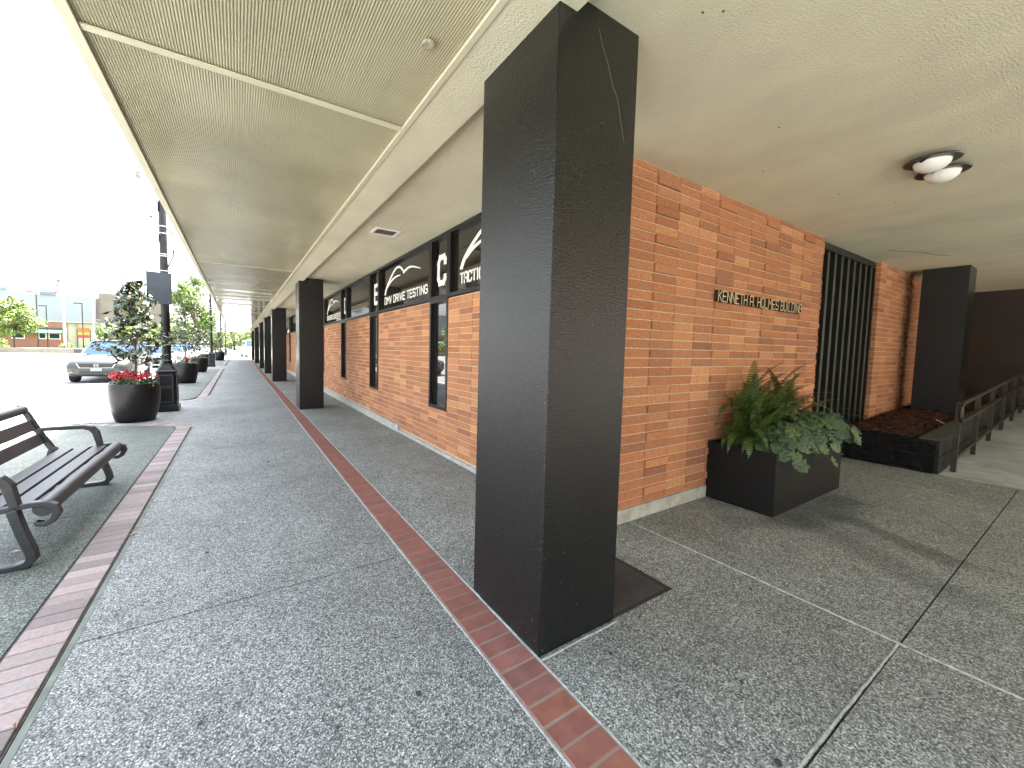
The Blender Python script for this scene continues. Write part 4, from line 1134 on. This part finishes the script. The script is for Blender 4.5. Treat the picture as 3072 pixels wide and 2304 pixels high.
MB().tube([(-.36, 0, .70), (.12, 0, .74)], .012, 6).obj("banner_arm", M['iron'], bn)

# ------------------------------------------------------------------ cars
glass_car = mat("car_glass", (.012, .030, .055), .15, spec=.12)
tyre = mat("tyre_rubber", (.015, .015, .015), .8); rimm = mat("alloy_rim", (.45, .45, .46), .3, metal=.8)
chrome = mat("chrome", (.30, .32, .34), .15, metal=1); lampg = mat("headlamp", (.25, .24, .20), .15, spec=.8); grilleb = mat("grille_black", (.008, .008, .008), .5)
def car(x, y, rz, col, label, suv=False, detail=True, plate=True):
    t = thing("parked_car", label, "car", (x, y, -.12), rz, "cars along the street")
    pm = mat("car_paint", col, .35, metal=.3, coat=.4)
    H = 1.42 if not suv else 1.70; W2 = .92; Lg = 4.75
    hood = .90 if not suv else 1.05; belt = .96 if not suv else 1.12
    # lower body: stations along +y (front at y=0)
    st = [(0.0, .62, .34, .60), (.03, .78, .27, .66), (.12, .86, .23, .72), (.45, .905, .20, .78), (1.0, .92, .20, hood-.04), (1.55, .92, .20, hood+.02), (2.6, .92, .20, belt), (3.7, .92, .20, belt+.03), (4.35, .90, .22, belt+.04), (4.65, .84, .28, belt), (4.75, .74, .40, .80)]
    v = []; f = []; nn = 12
    for (yy, w, zb, zt_) in st:
        dz = zt_-zb
        half = [(0, zb), (w*.80, zb), (w*.94, zb+.10*dz), (w, zb+.35*dz), (w*.985, zb+.72*dz), (w*.90, zb+.94*dz), (w*.55, zt_+.01), (0, zt_+.02)]
        ring = half + [(-a, b) for a, b in half[-2:0:-1]]
        v += [(a, yy + (.0 if abs(a) < .5 else .10*(abs(a)/W2)**4*(1 if yy < 2 else -1)), b) for a, b in ring]
        nn = len(ring)
    for i in range(len(st)-1):
        for k in range(nn): f.append((i*nn+k, i*nn+(k+1) % nn, (i+1)*nn+(k+1) % nn, (i+1)*nn+k))
    f += [tuple(range(nn)), tuple((len(st)-1)*nn+k for k in range(nn))]
    body = MB().add(v, f).obj("body", pm, t, smooth=True)
    # greenhouse glass and roof
    y0, y1, y2, y3 = (1.45, 2.25, 3.25, 4.25) if not suv else (1.35, 2.0, 3.9, 4.55)
    zb_ = belt-.05
    def gh(off, zlo, zhi, k0, k1):
        rows = [(y0, .02, .78), (y0+(y1-y0)*.5, .52, .73), (y1, .94, .64), ((y1+y2)/2, 1.0, .635), (y2, .96, .63), ((y2+y3)/2, .58, .70), (y3, .03, .74)]
        v = []; f = []
        for (yy, u, w) in rows:
            zt_ = zb_+(H-zb_)*u
            v += [(W2*.86+off, yy, zb_), (w+(W2*.86-w)*(1-u)*.4+off, yy, zb_+(zt_-zb_)*.9), (w*.6, yy, zt_), (-w*.6, yy, zt_), (-(w+(W2*.86-w)*(1-u)*.4)-off, yy, zb_+(zt_-zb_)*.9), (-W2*.86-off, yy, zb_)]
        for i in range(6):
            for k in range(5): f.append((i*6+k, i*6+k+1, (i+1)*6+k+1, (i+1)*6+k))
        return MB().add(v, f)
    g_ = gh(0, 0, 0, 0, 0).obj("windows", glass_car, t, smooth=True)
    rf = MB(); 
    rv = [(y1-.06, .93, .655), ((y1+y2)/2, 1.0, .66), (y2+.06, .945, .655)]; v = []; f = []
    for (yy, u, w) in rv:
        zt_ = zb_+(H-zb_)*u+.012; v += [(w+.01, yy, zt_-.075), (w*.86, yy, zt_-.02), (w*.5, yy, zt_+.004), (-w*.5, yy, zt_+.004), (-w*.86, yy, zt_-.02), (-w-.01, yy, zt_-.075)]
    for i in range(2):
        for k in range(5): f.append((i*6+k, i*6+k+1, (i+1)*6+k+1, (i+1)*6+k))
    MB().add(v, f).obj("roof", pm, t, smooth=True)
    pl_ = MB()
    for s_ in (-1, 1):
        pl_.bar((s_*.79, y0+.02, zb_+.02), (s_*.655, y1-.03, H-.075), .045, .05); pl_.bar((s_*.77, y3-.05, zb_), (s_*.65, y2+.02, H-.07), .09, .05)
        pl_.bar((s_*.805, (y1+y2)/2, zb_), (s_*.67, (y1+y2)/2, H-.06), .07, .03)
    pl_.obj("pillars", pm, t)
    for s_ in (-1, 1):
        for yy in (.92, 3.75):
            w = MB().lathe([(.20, -.10), (.31, -.11), (.325, -.08), (.325, .08), (.31, .11), (.20, .10)], n=24)
            w.v = [(b[2]+s_*.82, yy+b[0], .325+b[1]) for b in w.v]
            o = w.obj("wheel", tyre, t, smooth=True)
            r_ = MB().lathe([(.02, 0), (.20, .0), (.21, .02), (.20, .03), (.03, .04)], n=20); r_.v = [(s_*(.905+b[2]*.5), yy+b[0], .325+b[1]) for b in r_.v]
            r_.obj("rim", rimm, o, smooth=True)
    for s_ in (-1, 1):
        hl_ = MB().add([(s_*.50, .085, .60), (s_*.82, .20, .63), (s_*.86, .42, .735), (s_*.66, .24, .72), (s_*.48, .10, .655)], [(0, 1, 2, 3, 4)]).obj("headlight", lampg, t)
        hl_.location = (0, -.055, .008)
        MB().box(s_*.93-.10, 1.62, belt-.02, s_*.93+.10, 1.72, belt+.12).obj("mirror", pm, t)
        MB().lathe([(.01, 0), (.055, .0), (.05, .02)], (s_*.66, .03, .36), 12).obj("fog_lamp", lampg, t)
    MB().prism([(-.50, .635), (-.42, .515), (.42, .515), (.50, .635)], 'y', -.018, .05).obj("grille", grilleb, t)
    MB().prism([(-.54, .648), (-.45, .498), (.45, .498), (.54, .648), (.50, .648), (.425, .513), (-.425, .513), (-.50, .648)], 'y', -.026, .03).obj("grille_trim", chrome, t)
    MB().box(-.45, -.012, .30, .45, .04, .40).obj("lower_grille", grilleb, t)
    MB().box(-.155, -.045, .40, .155, -.028, .51).obj("licence_plate", mat("plate", (.16, .20, .21), .4, noise=(60, .3)), t)
    if detail:
        e = MB()
        for s_ in (-1, 1): e.bar((s_*.040, -.035, .545), (s_*.030, -.035, .615), .014, .012, up=(0, 1, 0))
        e.bar((-.036, -.0352, .580), (.036, -.0352, .580), .012, .012)
        for (a, b_) in (((-.06, .53), (.06, .53)), ((.06, .53), (.068, .625)), ((.068, .625), (-.068, .625)), ((-.068, .625), (-.06, .53))): e.bar((a[0], -.034, a[1]), (b_[0], -.034, b_[1]), .008, .010)
        e.obj("emblem", chrome, t)
    return t
c = car(-4.60, 19.2, 0, (.028, .030, .031), "silver grey coupe parked nearest along the street, facing the camera"); c.scale = (1.05, 1.1, 1.16)
car(-4.75, 30.2, 0, (.06, .075, .09), "pale blue grey sedan parked behind the silver coupe", detail=False)
car(-4.75, 37.5, 0, (.10, .105, .11), "light silver sedan third along the street", detail=False)
car(-4.8, 45, 0, (.11, .13, .16), "blue grey car fourth along the street", suv=True, detail=False)
car(-4.8, 53, 0, (.6, .6, .6), "white car farthest along the street", detail=False)
car(-9.8, 44, 0, (.5, .5, .52), "pale car on the far side of the street behind the young tree", detail=False)
car(-9.8, 54, 0, (.25, .28, .33), "dark blue car on the far side of the street", suv=True, detail=False)
c = car(1.9, 53, math.radians(8), (.68, .68, .66), "white van parked beyond the end of the colonnade", suv=True, detail=False)
c.scale = (1.1, 1.1, 1.3)

# ------------------------------------------------------------------ far side of the street
def lin(m): return m
M['tree_bright'] = mat("spring_leaves", var=[(.085, .13, .02), (.12, .17, .028), (.065, .10, .016)], rough=.5)
M['tree_mid'] = mat("maple_leaves", var=[(.08, .14, .025), (.12, .18, .03), (.06, .10, .02)], rough=.5)
M['tree_dark'] = mat("conifer_needles", var=[(.035, .06, .035), (.05, .08, .045), (.025, .045, .03)], rough=.6)
s90 = .86
sf = 90
# big pale blue building
bb_ = thing("blue_building", "large plain pale blue windowless building across the street", "building", (-36, 118, 0))
def far(mb, n, m, p, loc): o = mb.obj(n, m, p); o.location = (-loc[0], -loc[1], -loc[2]); return o
k_ = 118/90.
lc = (-36, 118, 0)
blue = mat("pale_blue_render", (.165, .20, .21), .9, noise=(.3, .05))
zf = lambda z: 1.4+(z-1.4)*k_
far(MB().box(-60*k_, 118, -.12, -21.5*k_, 140, zf(9.2)), "wall", blue, bb_, lc)
far(MB().box(-60*k_, 117.7, -.12, -31.5*k_, 117.99, zf(10.3)), "tower_slab", blue, bb_, lc)
far(MB().box(-28.2*k_, 117.8, zf(9.22), -26.2*k_, 125, zf(9.75)), "roof_plant", mat("roof_plant_grey", (.09, .12, .14), .8), bb_, lc)
tx = MB()
for i, (a, w, h) in enumerate([(-33.9, .5, .3), (-33.2, .25, .2), (-32.85, .3, .2), (-32.45, .3, .25), (-32.1, .2, .18)]): tx.box(a*k_, 117.6, zf(9.55), (a+w)*k_, 117.69, zf(9.55+h))
far(tx, "wall_sign", mat("sign_grey", (.12, .15, .18), .8), bb_, lc)
br_ = thing("tan_building", "tan windowless building with a dark corner strip right of the blue building", "building", (-26, 120, 0)); lc = (-26, 120, 0)
far(MB().box(-21.1*k_, 119, -.12, -12.0*k_, 140, zf(10.2)), "wall", mat("tan_concrete", (.115, .108, .085), .9, noise=(.5, .15)), br_, lc)
far(MB().box(-21.45*k_, 118.8, -.12, -21.12*k_, 139, zf(9.25)), "corner_strip", mat("dark_strip", (.10, .08, .08), .8), br_, lc)
k_ = 1.06; D2 = 95; zf = lambda z: 1.4+(z-1.4)*k_; lc = (-30, 95, 0)
shop = thing("corner_shop", "low red brick shop with a green awning and a white side wall", "building", lc)
redm = mat("red_shop_brick", (.22, .095, .08), .8, noise=(2, .1)); cream = mat("cream_render", (.30, .29, .24), .85)
far(MB().box(-46, 95, -.12, -25.0*k_, 110, zf(4.75)), "wall", redm, shop, lc)
far(MB().box(-24.99*k_, 95.2, -.12, -20.8*k_, 110, zf(4.7)), "side_wall", cream, shop, lc)
far(MB().box(-46, 94.8, zf(4.75), -20.8*k_, 110, zf(4.95)), "parapet", cream, shop, lc)
far(MB().prism([(93.6, zf(2.95)), (94.98, zf(3.6)), (94.98, zf(2.9))], 'x', -45, -25.5*k_), "awning", mat("green_awning", (.05, .26, .16), .7), shop, lc)
far(MB().box(-45, 94.6, zf(3.6), -25.4*k_, 94.97, zf(3.75)), "awning_top_board", mat("awning_board", (.06, .06, .06), .8), shop, lc)  # dark board along the top of the awning
for (a, b) in ((-31.5, -30), (-28.4, -27.5), (-27.2, -25.8)):
    w_ = far(MB().box(a*k_, 94.9, zf(1.9), b*k_, 94.985, zf(2.85)), "window", M['white'], shop, lc)
    MB().box(a*k_+.1, 94.86, zf(2.0), b*k_-.1, 94.89, zf(2.8)).obj("pane", glass_car, w_)
far(MB().box(-23.95*k_, 94.9, -.12, -23.85*k_, 95.15, zf(4.6)), "downpipe", mat("pipe", (.2, .2, .2), .7), shop, lc)
sg2 = thing("menu_sign", "orange and red roadside sign board in front of the white shop wall", "sign", (-22.5, 88, 0))
for (z0, z1, c_) in ((3.15, 3.95, (.55, .10, .02)), (2.75, 3.10, (.62, .22, .03)), (2.2, 2.70, (.45, .03, .04))): MB().box(-.75, -.05, z0, .75, .05, z1).obj("sign_panel", mat("sign_colour", c_, .5), sg2)
MB().box(.76, -.06, -.12, .86, .06, 3.7).box(-.86, -.06, -.12, -.76, .06, 3.7).obj("frame", M['rail'], sg2)
def street_light(x, y, h, arm, label, r=.07):
    t = thing("street_light", label, "street light", (x, y, -.12), 0, "dark parking lot lights across the street")
    MB().tube([(0, 0, 0), (0, 0, h)], r, 8).obj("pole", M['frame'], t); MB().box(-arm-.1, -.12, h-.08, .08, .12, h+.06).obj("lamp_head", M['frame'], t); return t
street_light(-28.6*.9, 81, 8.9, 1.0, "tallest dark square headed light pole in front of the blue building")
street_light(-27.5, 90, 7.5, .8, "shortest dark light pole in front of the green awning")
street_light(-23.1*.95, 85.5, 7.9, .9, "dark light pole beside the orange roadside sign")
fp = thing("flagpole", "white flagpole with a drooping striped flag across the street", "flagpole", (-25.5, 90, -.12))
MB().tube([(0, 0, 0), (-.1, 0, 12.6)], [.11, .06], 10).obj("pole", mat('white_pole_paint', (.22, .23, .23), .5), fp)
fl = MB(); fl2 = MB(); fl3 = MB()
for i in range(8):
    z = 12.1-i*.30; xx = -.15-.06*i; o_ = (fl if i < 2 else (fl2 if i % 2 else fl3))
    o_.add([(xx, 0, z), (xx-.42-.1*math.sin(i), .15, z-.05), (xx-.5-.1*math.sin(i+1), -.1, z-.33), (xx-.05, 0, z-.30)], [(0, 1, 2, 3)])
fl.obj("flag_canton", mat("flag_blue", (.03, .04, .14), .8), fp); fl2.obj("flag_red_stripes", mat("flag_red", (.45, .03, .05), .8), fp); fl3.obj("flag_white_stripes", M['white'], fp)
wp = thing("white_pole", "tall white traffic pole beside the orange roadside sign", "pole", (-21.7, 90, -.12)); MB().tube([(0, 0, 0), (-.25, 0, 17)], [.15, .10], 10).obj("shaft", mat('grey_pole_paint', (.22, .23, .23), .5), wp)
hl2 = thing("hanging_street_lamp", "pale cobra head street lamp above the blue building", "street light", (-29.5, 94, 0))
MB().lathe([(.02, -.35), (.45, -.18), (.62, 0), (.2, .2), (.05, .9)], (0, 0, 13.2), 14).obj("lamp_head", M['galv'], hl2, smooth=True)
MB().tube([(0, 0, 14.0), (3, 0, 13.7)], .04, 6).tube([(3, 0, 13.7), (3.1, 0, -.1)], .07, 6).obj("arm", M['milk'], hl2)
# trees
tree(-26.5, 76, 7.6, 2.9, "round bright green tree left of the shop", M['tree_bright'], 9000, .26, group="trees across the street")
tree(-30.0, 77, 7.2, 3.0, "bright green tree at the far left edge of the view", M['tree_bright'], 7000, .26, group="trees across the street")
tree(-20.3, 92, 5.2, 1.9, "yellow green tree right of the orange sign", M['tree_bright'], 3500, .25, group="trees across the street")
tree(-16.2, 84, 4.6, 2.3, "yellow green tree behind the second parked car", M['tree_bright'], 3500, .25, group="trees across the street")
tree(-12.2, 80, 5.0, 2.3, "low bright tree right of the conifers", M['tree_bright'], 3500, .25, group="trees across the street")
for (x, h, lb) in ((-20.2, 12.6, "first thin conifer from the left behind the nearest young tree"), (-19.0, 12.4, "second thin conifer behind the nearest young tree"), (-17.7, 12.2, "third thin conifer behind the nearest young tree"), (-16.4, 12.6, "widest dark conifer left of the lamp post sign")):
    tree(x, 100, h, 1.9, lb, M['tree_dark'], 4500, .30, conic=True, base=.08, nb=34, group="conifers beyond the street")
tree(-4.9, 62, 10.8, 3.3, "tall green maple rising behind the second lamp post", M['tree_mid'], 16000, .24, trunk=.2, base=.22, nb=40, group="trees along the street")
tree(-6.3, 66, 5.2, 2.0, "light green tree left of the tall maple", M['tree_bright'], 6000, .22, group="trees along the street")
tree(-8.6, 70, 4.4, 2.0, "low yellow green tree between the parked cars and the maple", M['tree_bright'], 4000, .22, group="trees along the street")
tree(-3.0, 70, 4.2, 1.9, "small bright tree at the right foot of the tall maple", M['tree_bright'], 4500, .22, group="trees along the street")
for i, x in enumerate((-3.6, -.6, 2.4, 5.5)):
    tree(x, 96+i % 2*3, 5.4, 2.6, ["leftmost bright tree closing the end of the walkway", "bright tree closing the middle of the walkway view", "bright tree behind the white van", "bright tree hidden right of the colonnade end"][i], M['tree_bright'], 5000, .24, base=.1, group="trees at the end of the walkway")
for (x, y, r, lb) in ((-31, 84, 1.5, "low pale shrub at the left edge across the street"), (-24.6, 88, 1.1, "low yellow shrub left of the orange sign"), (-21.6, 87, 1.2, "low yellow shrub under the orange sign"), (-19.6, 88, 1.3, "low yellow shrub right of the white pole")):
    tree(x, y, r*1.3, r, lb, M['tree_bright'], 1200, .16, trunk=.04, base=.05, nb=12, cat="shrub", name="shrub", group="shrubs across the street")
# houses and trees further left, seen reflected in the windows
for i, (x, y, h) in enumerate([(-24, 2, 6), (-27, 14, 7.5), (-25, 27, 6.5), (-28, 40, 7), (-26, 55, 6)]):
    tree(x, y, h, 3.0, ["green street tree opposite the bench", "green street tree opposite the first pot", "green street tree opposite the second pot", "green street tree opposite the third pot", "green street tree opposite the fourth pot"][i], M['tree_mid'], 4000, .32, base=.3, group="trees opposite the colonnade")
